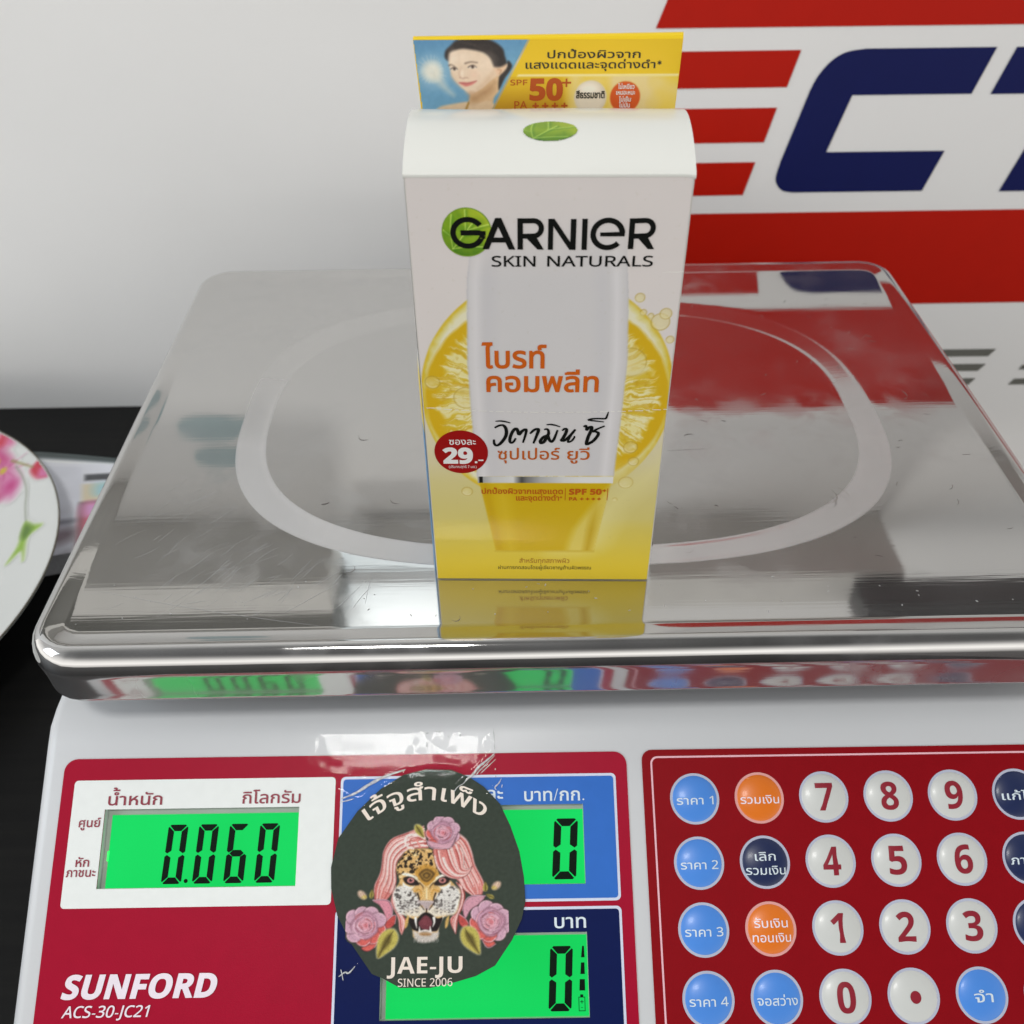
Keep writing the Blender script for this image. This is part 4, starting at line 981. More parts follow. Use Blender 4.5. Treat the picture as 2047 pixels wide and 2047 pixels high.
Q.poly(HZ([(880, 980), (960, 940), (1180, 800), (1260, 760), (1230, 900), (1100, 1000), (930, 1090)]), (160, 122, 84), .9, .75)
Q.poly(HZ([(1330, 650), (1420, 560), (1450, 450), (1510, 520), (1480, 600), (1400, 720), (1320, 880)]), HAIR, .25)
Q.poly(HZ([(560, 300), (600, 620), (650, 730), (740, 830), (830, 910), (900, 945), (960, 925), (1080, 850), (1200, 740), (1330, 640), (1400, 560), (1430, 500), (1280, 470), (1200, 330), (900, 250), (700, 260)]), SKIN, .28)
Q.poly(HZ([(1000, 870), (1130, 790), (1240, 660), (1250, 560), (1200, 640), (1080, 780)]), (188, 156, 124), .7, .6)
Q.poly(HZ([(1250, 550), (1330, 545), (1430, 490), (1425, 570), (1340, 660), (1300, 680), (1270, 620)]), (204, 172, 142), .25)
Q.line(HZ([(1300, 580), (1350, 590), (1330, 640)]), .25, (160, 112, 82), soft=.2, alpha=.7)
Q.poly(HZ([(560, 440), (520, 400), (530, 310), (600, 240), (690, 160), (860, 130), (1100, 130), (1260, 190), (1370, 280), (1400, 380), (1430, 470), (1420, 500), (1340, 540), (1250, 540), (1225, 500), (1180, 410), (1080, 330), (900, 290), (760, 280), (640, 310), (580, 350)]), HAIR, .35)
for i in range(9): Q.line(HZ([(600 + 70 * i, 300 - 18 * min(i, 4)), (700 + 60 * i, 190 + 6 * i), (900 + 52 * i, 190 + 30 * i)]), .25, (66, 56, 50), .1, .3, .5)
Q.poly(HZ([(565, 300), (590, 300), (580, 440), (565, 440)]), (70, 56, 48), .4, .6)
for l in ([(580, 520), (610, 510), (660, 530)], [(820, 490), (900, 470), (1000, 480)]): Q.line(HZ(l), .32, (74, 52, 42), .15, .2, .9)
for x, y, w in ((655, 570, 50), (925, 543, 62)):
    Q.poly(HZ([(x - w, y + 5), (x - w * .4, y - 20), (x + w * .3, y - 22), (x + w, y + 8), (x + w * .3, y + 18), (x - w * .4, y + 16)]), (206, 194, 182), .2)
    Q.ell(*hz(x + 4, y - 1), .38, .36, (50, 34, 28), .15); Q.line(HZ([(x - w, y + 4), (x - w * .3, y - 21), (x + w * .4, y - 23), (x + w, y + 6)]), .2, (50, 36, 30), .12, .15)
Q.line(HZ([(760, 560), (730, 640), (745, 690)]), .3, (190, 156, 128), soft=.35, alpha=.6); Q.line(HZ([(740, 695), (780, 712), (830, 700), (860, 708)]), .22, (158, 112, 90), .15, .2, .8)
Q.poly(HZ([(720, 775), (790, 765), (870, 770), (990, 745), (930, 800), (840, 832), (780, 815)]), (190, 112, 104), .2); Q.line(HZ([(730, 778), (840, 788), (990, 748)]), .14, (138, 66, 66), .1, .12)
Q.glow(*hz(950, 660), 2.2, 2.0, (214, 170, 148), .35); Q.glow(*hz(800, 400), 4, 2.2, (218, 200, 180), .5)
Q.line(HZ([(870, 1080), (850, 1130), (825, 1200)]), .45, (150, 110, 40), .5, .2)
Q.poly(HZ([(1000, 560), (1130, 600), (1220, 560), (1230, 440), (1150, 380), (1060, 430)]), (222, 204, 184), 1.6, .35); Q.poly(HZ([(620, 640), (640, 740), (760, 850), (700, 760)]), (186, 156, 128), .8, .5)
Q.glow(*hz(905, 930), 2.2, .9, (176, 138, 106), .6); Q.glow(*hz(640, 420), 1.6, 3.0, (222, 206, 188), .5); Q.glow(*hz(770, 640), .7, 1.6, (228, 212, 196), .6)
qn = Q.noise(1.2, 51, 2); Q.C += (qn - .5)[..., None] * 8; Q.blur(1)
nqx = Q.X.shape[1]
H.C[:, :nqx] = H.C[:, :nqx] * (1 - pic[:, :nqx, None]) + Q.C * pic[:, :nqx, None]
edge = np.clip(1 - abs(29.35 - (151.4 - Y) * (11.9 / 21.4) - X) / .42, 0, 1) * np.clip(1.6, 0, 1)
H.mix(ful, edge, (150, 146, 136)); H.mix(ful, edge * np.clip(1 - abs(Y - 146) / 4, 0, 1) * .6, (200, 196, 186))
# two round marks
H.ell(45.5, 137.1, 4.2, 4.2, (188, 178, 160), .25); H.ell(45.5, 136.8, 3.8, 3.7, (203, 192, 174), .9); H.ell(45.0, 139.2, 2.4, 1.4, (222, 214, 200), .9, .8)
H.ell(54.6, 137.1, 3.95, 3.95, (186, 74, 16), .2); H.ell(54.6, 138.4, 2.5, 1.8, (196, 84, 20), 1.2, .6)
msk = (X > hleft(Y) + .05) & (X < hright(Y) - .05)
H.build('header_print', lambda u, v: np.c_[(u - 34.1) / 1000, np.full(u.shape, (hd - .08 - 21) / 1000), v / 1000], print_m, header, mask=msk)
HS = lambda u, v: B3(u, hd - .16, v)
blk = mat('header_black_ink', (.02, .018, .008), .4); hor = mat('header_orange_ink', lin((176, 74, 0), .92), .4)
for s, x0, x1, b_, h, m_, k in (('ปกป้องผิวจาก', 34.0, 57.9, 146.8, 1.45, blk, dict(fat=.012)), ('แสงแดดและจุดด่างดำ', 28.4, 61.9, 144.3, 1.45, blk, dict(fat=.014)), ('SPF', 24.4, 28.9, 140.2, 1.35, hor, dict(st='sans', fat=.01)), ('50', 29.4, 38.2, 136.5, 5.15, hor, dict(st='bold', fat=.03)),
        ('PA', 25.4, 28.8, 134.25, 1.9, hor, dict(st='sans', fat=.01)), ('สีธรรมชาติ', 41.7, 49.2, 136.9, 1.35, blk, dict(fat=.03)), ('ไม่เหนียว', 52.6, 56.9, 139.2, .9, wi, dict(fat=.02)), ('เหนอะหนะ', 52.2, 57.2, 137.75, .9, wi, dict(fat=.02)), ('ไม่เยิ้ม', 53.0, 56.2, 136.0, .9, wi, dict(fat=.02)), ('ไม่มัน', 53.1, 56.0, 134.5, .9, wi, dict(fat=.02))):
    flat('lettering', letters(s, x0, x1, b_, h, **k), HS, m_, header)
flat('lettering', star(62.9, 145.6, .55, .22), HS, blk, header)
flat('lettering', [rrect(37.9, 140.55, 40.3, 141.0), rrect(38.85, 139.7, 39.3, 141.8)] + sum([[rrect(30.2 + 2.55 * i, 134.75, 31.9 + 2.55 * i, 135.2), rrect(30.82 + 2.55 * i, 134.2, 31.28 + 2.55 * i, 135.75)] for i in range(4)], []), HS, hor, header)

# ================================================================ round shop sticker on the scale, and the clear tape over it
stk = thing('shop_sticker', 'dark hand-cut paper sticker with a snarling leopard and roses, taped over the displays', 'sticker', S0 + P3(-25, 35, .55))
off_ = P3(-25, 35, .55)
def PK(u, w, h): return P3(u, w, h) - off_
OUT = [(-33.4, 65.9), (-38.7, 63.2), (-41.9, 62.0), (-48.2, 53.8), (-52.9, 45.7), (-55.1, 37.9), (-55.4, 31.8), (-53.5, 23.4), (-47.8, 15.4), (-40.6, 8.7), (-33.6, 4.6), (-26.5, 3.0), (-18.3, 3.3), (-12.7, 5.6), (-8.1, 8.6), (-3.1, 13.8), (.1, 20.4), (2.8, 28.0), (4.1, 35.5), (4.4, 42.4), (3.2, 47.4), (.2, 53.2), (-5.0, 60.2), (-10.8, 63.0), (-17.1, 64.6), (-24.3, 66.0)]
SGN = .74; DK = (52, 60, 52)
paper = mat('black_paper', lin(DK, SGN), .6, var=.12, scale=900, spec=.15)
slab('paper_disc', [OUT[::-1]], PK, .55, .75, paper, stk)
A = Canvas(20, 1905, 70, 1735, 6.0, DK, SGN)
PINK, LT, DR, MV = (196, 120, 114), (222, 200, 196), (160, 70, 66), (190, 150, 168)
def hair(ga, gb, n, w, seed, base=PINK):
    A.poly(catmull(ga, n=4) + catmull(gb, n=4)[::-1], base, 8, 1, smooth=False)
    A.strands(ga, gb, n, [LT, PINK, DR, LT, (206, 140, 134), (232, 216, 210)], w, .3, 5, seed)
    A.line(ga, 7, (96, 48, 46), 5, 5, .8); A.line(gb, 6, (96, 48, 46), 5, 5, .7)
hair([(920, 180), (720, 265), (540, 340), (450, 480), (430, 640), (405, 760), (345, 900), (350, 1060)], [(970, 445), (800, 455), (690, 520), (610, 610), (595, 720), (600, 850), (560, 970), (480, 1070)], 26, 17, 1)
hair([(590, 880), (550, 1010), (545, 1100), (620, 1260), (640, 1400), (668, 1455)], [(600, 1000), (590, 1090), (650, 1190), (720, 1290), (715, 1350), (672, 1450)], 9, 14, 2)
hair([(1320, 265), (1430, 350), (1490, 500), (1525, 650), (1625, 860), (1600, 1000)], [(1040, 440), (1120, 640), (1230, 760), (1330, 840), (1370, 920), (1480, 1005)], 26, 18, 3)
hair([(1300, 850), (1355, 950), (1345, 1080), (1300, 1200), (1225, 1290), (1285, 1440)], [(1370, 900), (1400, 1000), (1380, 1120), (1330, 1230), (1310, 1340), (1292, 1445)], 9, 14, 4)
# face
FACE = [(720, 475), (860, 455), (960, 455), (1030, 490), (1070, 650), (1110, 770), (1230, 830), (1290, 890), (1348, 960), (1335, 1080), (1310, 1190), (1240, 1235), (1150, 1245), (1085, 1420), (1080, 1490), (940, 1530), (810, 1490), (795, 1410), (740, 1250), (640, 1180), (600, 1080), (598, 930), (640, 830), (600, 700), (640, 590)]
A.poly(FACE, (204, 164, 104), 8)
fn, fn2 = A.noise(1 / 55, 11), A.noise(1 / 30, 12)
top = np.clip((900 - A.Y) / 120, 0, 1) * np.clip((A.Y - 440) / 60, 0, 1)
def fmask(pts, soft=15):
    t = Canvas.__new__(Canvas); t.x, t.y, t.X, t.Y, t.step = A.x, A.y, A.X, A.Y, A.step; t.C = np.zeros(A.X.shape + (3,)); t.poly(pts, (1, 1, 1), soft); return t.C[..., 0]
fm = fmask(FACE)
A.mix(ful, fm * top * np.clip((fn - .60) * 14, 0, 1) * .8, (228, 206, 160))
A.mix(ful, fm * top * np.clip((fn2 - .53) * 22, 0, 1) * .95, (36, 28, 22))
A.poly([(820, 720), (960, 640), (1095, 740), (1040, 860), (955, 905), (880, 850)], (186, 138, 62), 14)
for r_, c_ in ((1.0, (70, 52, 28)), (.68, (170, 130, 60)), (.5, (60, 44, 26)), (.25, (170, 130, 62))): A.poly([(955 + (x - 955) * r_, 775 + (y - 775) * r_) for x, y in ((865, 750), (955, 690), (1050, 745), (1010, 820), (955, 850), (900, 820))], c_, 10, .8)
for sgn in (-1, 1):
    m_ = lambda l: [(955 + sgn * (x - 955), y) for x, y in l]
    A.poly(m_([(1100, 960), (1200, 900), (1290, 900), (1345, 970), (1330, 1090), (1300, 1190), (1230, 1230), (1100, 1200), (1030, 1150), (1040, 1060)]), (206, 202, 196), 14)
    A.mix(ful, fmask(m_([(1100, 960), (1200, 900), (1290, 900), (1345, 970), (1330, 1090), (1300, 1190), (1230, 1230), (1100, 1200), (1030, 1150), (1040, 1060)])) * np.clip((fn2 - .56) * 20, 0, 1) * .8, (62, 56, 54))
    A.poly(m_([(965, 1170), (1020, 1140), (1120, 1160), (1230, 1200), (1180, 1245), (1060, 1260), (985, 1235)]), (210, 200, 184), 10); A.line(m_([(985, 1235), (1060, 1258), (1180, 1240)]), 22, (206, 162, 96), 8, 10)
    for j in range(4):
        A.line(m_([(1050, 1075 + 40 * j), (1130, 1062 + 38 * j), (1210, 1070 + 34 * j), (1280, 1060 + 30 * j)]), 9, (70, 62, 60), 4, 5, .5)
        for q in range(5): A.ell(*m_([(1075 + 46 * q, 1082 + 37 * j + (q % 2) * 8)])[0], 11, 7, (58, 48, 46), 5, .75)
    A.line(m_([(1290, 1150), (1340, 1020), (1335, 980)]), 8, (226, 222, 214), 3, 6)
    for q in range(7): A.line(m_([(1090, 1090 + 16 * q), (1200, 1075 + 22 * q), (1310 - 6 * q, 1040 + 34 * q)]), 4.5, (228, 224, 218), 2.5, 4, .75)
    # brow, eye
    A.poly(m_([(1060, 800), (1120, 765), (1200, 740), (1245, 760), (1160, 790), (1090, 850)]), (226, 220, 206), 9)
    A.poly(m_([(1085, 880), (1130, 905), (1200, 880), (1230, 850), (1225, 910), (1140, 935)]), (228, 222, 212), 9)
    A.poly(m_([(1040, 880), (1080, 820), (1150, 785), (1225, 800), (1205, 860), (1130, 890)]), (40, 32, 30), 8)
    A.ell(*m_([(1140, 830)])[0], 42, 32, (196, 130, 124), 6); A.ell(*m_([(1140, 830)])[0], 24, 22, (120, 70, 70), 5); A.ell(*m_([(1140, 828)])[0], 11, 12, (24, 16, 16), 4); A.ell(*m_([(1130, 820)])[0], 5, 5, (230, 220, 216), 3)
    A.line(m_([(1085, 800), (1000, 880), (960, 910)]), 18, (222, 206, 170), 6, 8); A.line(m_([(1035, 860), (1000, 900), (985, 960)]), 14, (74, 54, 36), 5, 7)
    A.line(m_([(1100, 960), (1040, 940), (1010, 1000), (1030, 1060)]), 16, (196, 140, 60), 8, 8); A.line(m_([(1060, 980), (1040, 1040), (1040, 1090), (985, 1170)]), 16, (36, 28, 28), 8, 6)
    # jaw line, fangs
    A.line(m_([(1150, 1245), (1100, 1360), (1085, 1430)]), 16, (216, 204, 184), 8, 6)
A.poly([(925, 920), (955, 900), (985, 920), (1010, 1060), (900, 1060)], (208, 172, 112), 14); A.line([(955, 925), (955, 1040)], 16, (226, 206, 166), 20, 10)
A.poly([(850, 1068), (955, 1062), (1040, 1072), (1005, 1120), (960, 1175), (905, 1125)], (168, 152, 152), 8); A.line([(862, 1085), (950, 1075), (1035, 1085)], 8, (206, 194, 190), 4, 5); A.line([(955, 1160), (950, 1230)], 14, (36, 26, 28), 10, 5)
MOUTH = [(905, 1215), (950, 1200), (1000, 1215), (1080, 1270), (1140, 1262), (1085, 1400), (1020, 1420), (890, 1425), (790, 1390), (745, 1262), (830, 1280)]
A.poly(MOUTH, (30, 24, 24), 7); A.poly([(880, 1290), (940, 1235), (1000, 1270), (1020, 1330), (990, 1390), (940, 1400), (890, 1380), (862, 1330)], (106, 52, 60), 10); A.glow(940, 1310, 60, 60, (130, 66, 72), .5)
for x, y0, y1, w in ((828, 1270, 1380, 34), (1040, 1265, 1365, 34)): A.line([(x, y0), (x + 4, (y0 + y1) / 2), (x + 14 * (1 if x < 900 else -1), y1)], w, (226, 222, 216), 6, 6)
for x, y0, y1, w in ((875, 1430, 1365, 30), (1000, 1425, 1360, 30)): A.line([(x, y0), (x - 4, y1)], w, (226, 222, 216), 6, 6, smooth=False)
A.line([(870, 1425), (940, 1408), (1000, 1422)], 22, (214, 206, 198), 22, 6); A.poly([(800, 1420), (870, 1430), (940, 1420), (1020, 1428), (1095, 1430), (1070, 1500), (1000, 1535), (900, 1545), (840, 1520)], (190, 182, 174), 16); A.poly([(870, 1440), (940, 1430), (1010, 1442), (985, 1470), (900, 1470)], (150, 106, 60), 14, .8)
for i in range(40):
    x = 815 + 270 * i / 40; A.line([(x, 1470), (x + (x - 950) * .1, 1530 + 20 * math.sin(i * 2.1))], 5, (226, 222, 216) if i % 2 else (120, 112, 106), 2, 4, .8, smooth=False)
for i, x in enumerate((725, 1190)): A.poly([(x - 15, 1290), (x + 25, 1240), (x + 10, 1350), (x - 20, 1380)], (196, 158, 92), 8)
# bang over the forehead
hair([(1030, 460), (1060, 640), (1130, 745), (1250, 805), (1370, 800), (1450, 745), (1495, 660)], [(1340, 400), (1385, 500), (1395, 590), (1390, 670), (1430, 695), (1465, 685), (1493, 662)], 18, 17, 5)
A.line([(930, 330), (850, 290), (740, 300), (700, 360), (730, 430), (800, 455)], 34, (222, 204, 198), 22, 7); A.line([(900, 345), (840, 322), (770, 340), (760, 390), (800, 430)], 16, (170, 86, 82), 10, 6); A.line([(880, 440), (840, 360), (800, 350)], 22, (206, 130, 122), 10, 6)
def rose(cx, cy, R0, seed, redside):
    rnd = random.Random(seed)
    for k in range(9):
        t = 2 * math.pi * k / 9 + .3; r_ = R0 * rnd.uniform(.62, .74); px, py = cx + r_ * math.cos(t), cy + r_ * .95 * math.sin(t)
        red = math.cos(t - redside) > .45
        A.ell(px, py, R0 * .42, R0 * .40, (76, 44, 52), 14, .7); A.ell(px, py, R0 * .40, R0 * .37, (196, 92, 86) if red else MV, 8)
        A.line([(px + R0 * .38 * math.cos(t + s_), py + R0 * .36 * math.sin(t + s_)) for s_ in (-1.2, -.5, .2, .9)], 10, (220, 184, 194), 5, 6)
    for rr, col in ((.70, (112, 72, 84)), (.66, (186, 142, 162)), (.50, (124, 74, 86)), (.45, (204, 162, 178)), (.31, (160, 96, 108)), (.27, (208, 158, 170)), (.14, (192, 112, 120))):
        A.poly([(cx + R0 * rr * (1 + .10 * math.sin(3 * t + seed)) * math.cos(t) + R0 * .06 * (1 - rr), cy + R0 * rr * (1 + .10 * math.cos(4 * t)) * .95 * math.sin(t)) for t in np.linspace(0, 2 * math.pi, 14, False)], col, 16)
    for k in range(34):
        t = rnd.uniform(0, 6.28); r_ = R0 * rnd.uniform(.15, .72); l = rnd.uniform(.5, 1.3)
        A.line([(cx + r_ * math.cos(t + q), cy + r_ * .95 * math.sin(t + q)) for q in np.linspace(0, l, 5)], rnd.uniform(6, 13), rnd.choice([(224, 194, 204), (120, 66, 78), (214, 172, 188), (198, 96, 92), (90, 50, 58)]), 3, 5, .75)
def petal(pts, col): A.poly(pts, (50, 30, 36), 10); c_ = np.mean(pts, 0); A.poly([tuple(c_ + (np.array(q) - c_) * .93) for q in pts], col, 9); A.line(pts[:len(pts) // 2 + 1], 8, (222, 186, 200), 4, 6)
petal([(330, 1060), (500, 1060), (560, 1150), (555, 1260), (490, 1300), (460, 1200), (400, 1110)], (200, 132, 146)); petal([(490, 1300), (560, 1240), (600, 1240), (590, 1330), (520, 1390), (470, 1370)], (176, 72, 68))
petal([(1640, 1010), (1480, 1010), (1400, 1070), (1370, 1180), (1400, 1280), (1460, 1180), (1560, 1110)], (192, 140, 154)); petal([(1330, 1220), (1400, 1270), (1440, 1330), (1400, 1380), (1330, 1330)], (176, 72, 68))
petal([(380, 1420), (450, 1380), (430, 1480), (360, 1600), (270, 1650), (200, 1610), (300, 1560)], (198, 92, 84)); petal([(1490, 1350), (1560, 1450), (1650, 1600), (1750, 1560), (1690, 1500), (1580, 1400)], (198, 92, 84))
rose(245, 1350, 225, 5, 0.9); rose(1690, 1310, 235, 9, 2.2); rose(1145, 265, 195, 4, 2.4)
petal([(960, 360), (1000, 440), (1120, 455), (1250, 440), (1330, 250), (1290, 330), (1150, 400)], (196, 150, 164))
def leafp(p0, p1, w, glow=True):
    p0, p1 = np.array(p0, float), np.array(p1, float); d = p1 - p0; n = np.array((-d[1], d[0])) / np.hypot(*d); P = lambda t, s_: tuple(p0 + d * t + n * w * s_)
    o = [P(0, 0), P(.15, .75), P(.45, 1), P(.8, .55), P(1, 0), P(.8, -.45), P(.45, -.95), P(.15, -.8)]
    if glow: A.poly([tuple(np.array(q) + (np.array(q) - (p0 + d / 2)) * .07) for q in o], (206, 196, 150), 16, .8)
    A.poly(o, (176, 164, 82), 8); A.poly([P(.12, .1), P(.4, .42), P(.8, .2), P(.97, 0), P(.7, -.15), P(.4, -.35)], (90, 78, 38), 18, .9); A.line([P(.05, 0), P(.5, .05), P(1, 0)], 6, (60, 52, 26), 3, 5)
leafp((580, 1400), (400, 1715), 105); leafp((1390, 1370), (1560, 1670), 105); leafp((828, 170), (920, 318), 46)
leafp((310, 1040), (320, 940), 26, False); leafp((1640, 960), (1640, 850), 30, False); leafp((1740, 1035), (1650, 995), 24, False)
for x, y, a in ((205, 1000, -.9), (1770, 890, .9)): A.ell(x, y, 62, 40, (190, 160, 140), 14, 1, rot=45 if a < 0 else -40); A.ell(x + 25 * (-1 if a > 0 else 1), y + 25, 30, 22, (180, 160, 84), 10); A.line([(x - 20 * -a, y - 40), (x, y), (x + 30 * -a, y + 40)], 8, (214, 196, 170), 4, 6)
rf = random.Random(77)
for i in range(520):
    x, y = rf.uniform(605, 1335), rf.uniform(480, 1240); jx, jy = int((x - A.x[0]) / A.step), int((y - A.y[0]) / A.step)
    if fm[jy, jx] < .9 or abs(x - 955) < 60 and y > 1050 or (830 < y < 900 and (700 < x < 830 or 1080 < x < 1210)): continue
    dx, dy = x - 955, y - 950; d = math.hypot(dx, dy) + 1; l = rf.uniform(12, 30); c0 = A.C[jy, jx]; k = rf.choice((1.22, .72, 1.15, .6))
    A.line([(x, y), (x + dx / d * l, y + dy / d * l)], rf.uniform(3, 5.5), tuple(np.clip(c0 * k, 20, 235)), 1.5, 3.5, .7, smooth=False)
for i in range(220):
    x, y = rf.uniform(30, 1890), rf.uniform(90, 1700); jx, jy = int((x - A.x[0]) / A.step), int((y - A.y[0]) / A.step); c0 = A.C[min(jy, A.C.shape[0] - 1), min(jx, A.C.shape[1] - 1)]
    if np.abs(c0 - np.array(DK)).sum() < 60: continue
    A.line([(x, y), (x + rf.uniform(-14, 14), y + rf.uniform(8, 26))], 3.5, tuple(np.clip(c0 * rf.choice((1.18, .78)), 15, 235)), 1.5, 4, .55, smooth=False)
A.blur(1)
gr = A.noise(1 / 12, 20, 2); A.mix(ful, (gr - .5).clip(0, 1) * .12, (200, 200, 196)); A.mix(ful, (.5 - gr).clip(0, 1) * .35, (20, 22, 20))
bo = np.array(PO - S0 - off_)
def art_s(x, y):
    um = .026282 * x + .000177 * y - 51.310; wm = .000519 * x + .024564 * y + 15.0025
    return bo + um[:, None] / 1000 * KP * np.array((1., 0, 0)) + wm[:, None] / 1000 * KP * np.array(DX) + .79 / 1000 * np.array(NX)
fg = np.abs(A.C - np.array(DK)).sum(-1) > 40
pad = fg.copy()
for dx in (-2, -1, 0, 1, 2):
    for dy in (-2, -1, 0, 1, 2): pad |= np.roll(np.roll(fg, dx, 1), dy, 0)
A.build('leopard_picture', art_s, print_matt, stk, mask=pad, flip=True)
cream_i = mat('cream_ink', lin((226, 204, 192), SGN), .5)
def arc_map(a, b):
    Rr = 29.7; t = a / Rr; return PK(-26.2 + (Rr + b) * math.sin(t), 42.0 - (Rr + b) * math.cos(t), .82)
flat('lettering', letters('เจ้จูสำเพ็ง', -19.4, 18.6, 0, 3.9, fat=.008), arc_map, cream_i, stk)
flat('lettering', letters('JAE-JU', -37.4, -14.8, 0, 4.5, st='bold', fat=.0), lambda a, b: PK(a, 62.0 - b, .82), cream_i, stk)
flat('lettering', letters('SINCE 2006', -34.1, -17.8, 0, 2.15, st='sans', fat=.005), lambda a, b: PK(a, 65.55 - b, .82), cream_i, stk)

tape = thing('clear_tape', 'crinkled clear adhesive tape stuck across the sticker and the red panel edge', 'tape', S0 + P3(-40, 30, .6))
to_ = P3(-40, 30, .6)
TC = Canvas(-73, -4, -10.6, 69.5, .42, (0, 0, 0), 1); X, Y = TC.X, TC.Y
Dm = np.full(X.shape, 1e9); ins = np.zeros(X.shape, bool); po = np.array(OUT)
for (ax, ay), (bx2, by2) in zip(po, np.roll(po, -1, 0)):
    dx, dy = bx2 - ax, by2 - ay; t = np.clip(((X - ax) * dx + (Y - ay) * dy) / (dx * dx + dy * dy), 0, 1); Dm = np.minimum(Dm, np.hypot(X - ax - t * dx, Y - ay - t * dy)); ins ^= ((ay > Y) != (by2 > Y)) & (X < (bx2 - ax) * (Y - ay) / (by2 - ay + 1e-12) + ax)
hgt = .62 + .34 * np.clip(1 - np.where(ins, 0, Dm) / 1.6, 0, 1)
tn, tn2 = TC.noise(.12, 31), TC.noise(.55, 33)
hgt += .10 * (tn - .5)
for pts, hh, w in (([(-4.2, -2), (-8.5, 2.2), (-12.6, 5.4), (-15.5, 8)], 1.1, .5), ([(-4.3, -.4), (-8.5, 3.6), (-11.2, 6.2)], .7, .35), ([(-4.6, .6), (-9.6, 5.2)], .4, .3), ([(-4.6, -9), (-4.9, -2)], .35, .3), ([(-4.4, 2), (-4.6, 12)], .3, .3), ([(-54, 10), (-47, 12.5), (-40, 6.8), (-33, 3.4)], .45, .6), ([(-3.2 - 1.2, 9), (-6, 11.5)], .6, .5), ([(-51, 62), (-48.5, 61), (-46.5, 60)], .45, .5)):
    p = np.array(catmull(pts, False, 6)); D = np.full(X.shape, 1e9)
    for (ax, ay), (bx2, by2) in zip(p[:-1], p[1:]):
        dx, dy = bx2 - ax, by2 - ay; t = np.clip(((X - ax) * dx + (Y - ay) * dy) / (dx * dx + dy * dy + 1e-9), 0, 1); D = np.minimum(D, np.hypot(X - ax - t * dx, Y - ay - t * dy))
    hgt += hh * np.exp(-(D / w) ** 2)
rndt = random.Random(8)
for i in range(26):
    x, y = (rndt.uniform(-33, -12), rndt.uniform(-9.5, -3)) if i < 16 else (rndt.uniform(-7, -4.4), rndt.uniform(-8, 12)); hgt += rndt.uniform(.1, .28) * np.exp(-(((X - x) / rndt.uniform(.4, 1.0)) ** 2 + ((Y - y) / rndt.uniform(.3, .7)) ** 2))
hgt += np.where(Y < -7.5, -(Y + 7.5) ** 2 * .035, 0)
HH = hgt.ravel()
tape_m = bpy.data.materials.new('clear_tape_film'); tape_m.use_nodes = True; n = tape_m.node_tree; b = n.nodes['Principled BSDF']; n.nodes.remove(b)
tr, gl, fr, mx = n.nodes.new('ShaderNodeBsdfTransparent'), n.nodes.new('ShaderNodeBsdfGlossy'), n.nodes.new('ShaderNodeFresnel'), n.nodes.new('ShaderNodeMixShader')
tr.inputs[0].default_value = (1, 1, 1, 1); gl.inputs['Roughness'].default_value = .05; fr.inputs['IOR'].default_value = 1.5
no = n.nodes.new('ShaderNodeTexNoise'); no.inputs['Scale'].default_value = 260; t = n.nodes.new('ShaderNodeTexCoord'); bp = n.nodes.new('ShaderNodeBump'); bp.inputs['Strength'].default_value = .08; bp.inputs['Distance'].default_value = .0002
L = n.links.new; L(t.outputs['Object'], no.inputs['Vector']); L(no.outputs['Fac'], bp.inputs['Height']); L(bp.outputs[0], gl.inputs['Normal'])
ml = n.nodes.new('ShaderNodeMath'); ml.operation = 'MULTIPLY'; ml.inputs[1].default_value = .22; L(schlick(n), ml.inputs[0]); L(ml.outputs[0], mx.inputs[0]); L(tr.outputs[0], mx.inputs[1]); L(gl.outputs[0], mx.inputs[2]); L(mx.outputs[0], n.nodes['Material Output'].inputs['Surface'])
bt = np.array(PO - S0 - to_)
def tape_s(u, w):
    um, wm = u - ROT * w, w + ROT * u
    return bt + um[:, None] / 1000 * KP * np.array((1., 0, 0)) + wm[:, None] / 1000 * KP * np.array(DX) + HH[:, None] / 1000 * np.array(NX)
TC.build('film', tape_s, tape_m, tape, flip=True, smooth=True)

fold_m = bpy.data.materials.new('tape_fold_glint'); fold_m.use_nodes = True; n = fold_m.node_tree; L = n.links.new  # white creases, used also for the film's painted-on highlights
b = n.nodes['Principled BSDF']; b.inputs['Base Color'].default_value = (.86, .88, .88, 1); b.inputs['Roughness'].default_value = .25
tr, mx = n.nodes.new('ShaderNodeBsdfTransparent'), n.nodes.new('ShaderNodeMixShader'); no = n.nodes.new('ShaderNodeTexNoise'); no.inputs['Scale'].default_value = 900
mr = n.nodes.new('ShaderNodeMapRange'); mr.inputs['From Min'].default_value = .35; mr.inputs['From Max'].default_value = .65; mr.inputs['To Min'].default_value = .40; mr.inputs['To Max'].default_value = .85
t = n.nodes.new('ShaderNodeTexCoord'); L(t.outputs['Object'], no.inputs['Vector']); L(no.outputs['Fac'], mr.inputs['Value']); L(mr.outputs[0], mx.inputs[0]); L(tr.outputs[0], mx.inputs[1]); L(b.outputs[0], mx.inputs[2]); L(mx.outputs[0], n.nodes['Material Output'].inputs['Surface'])
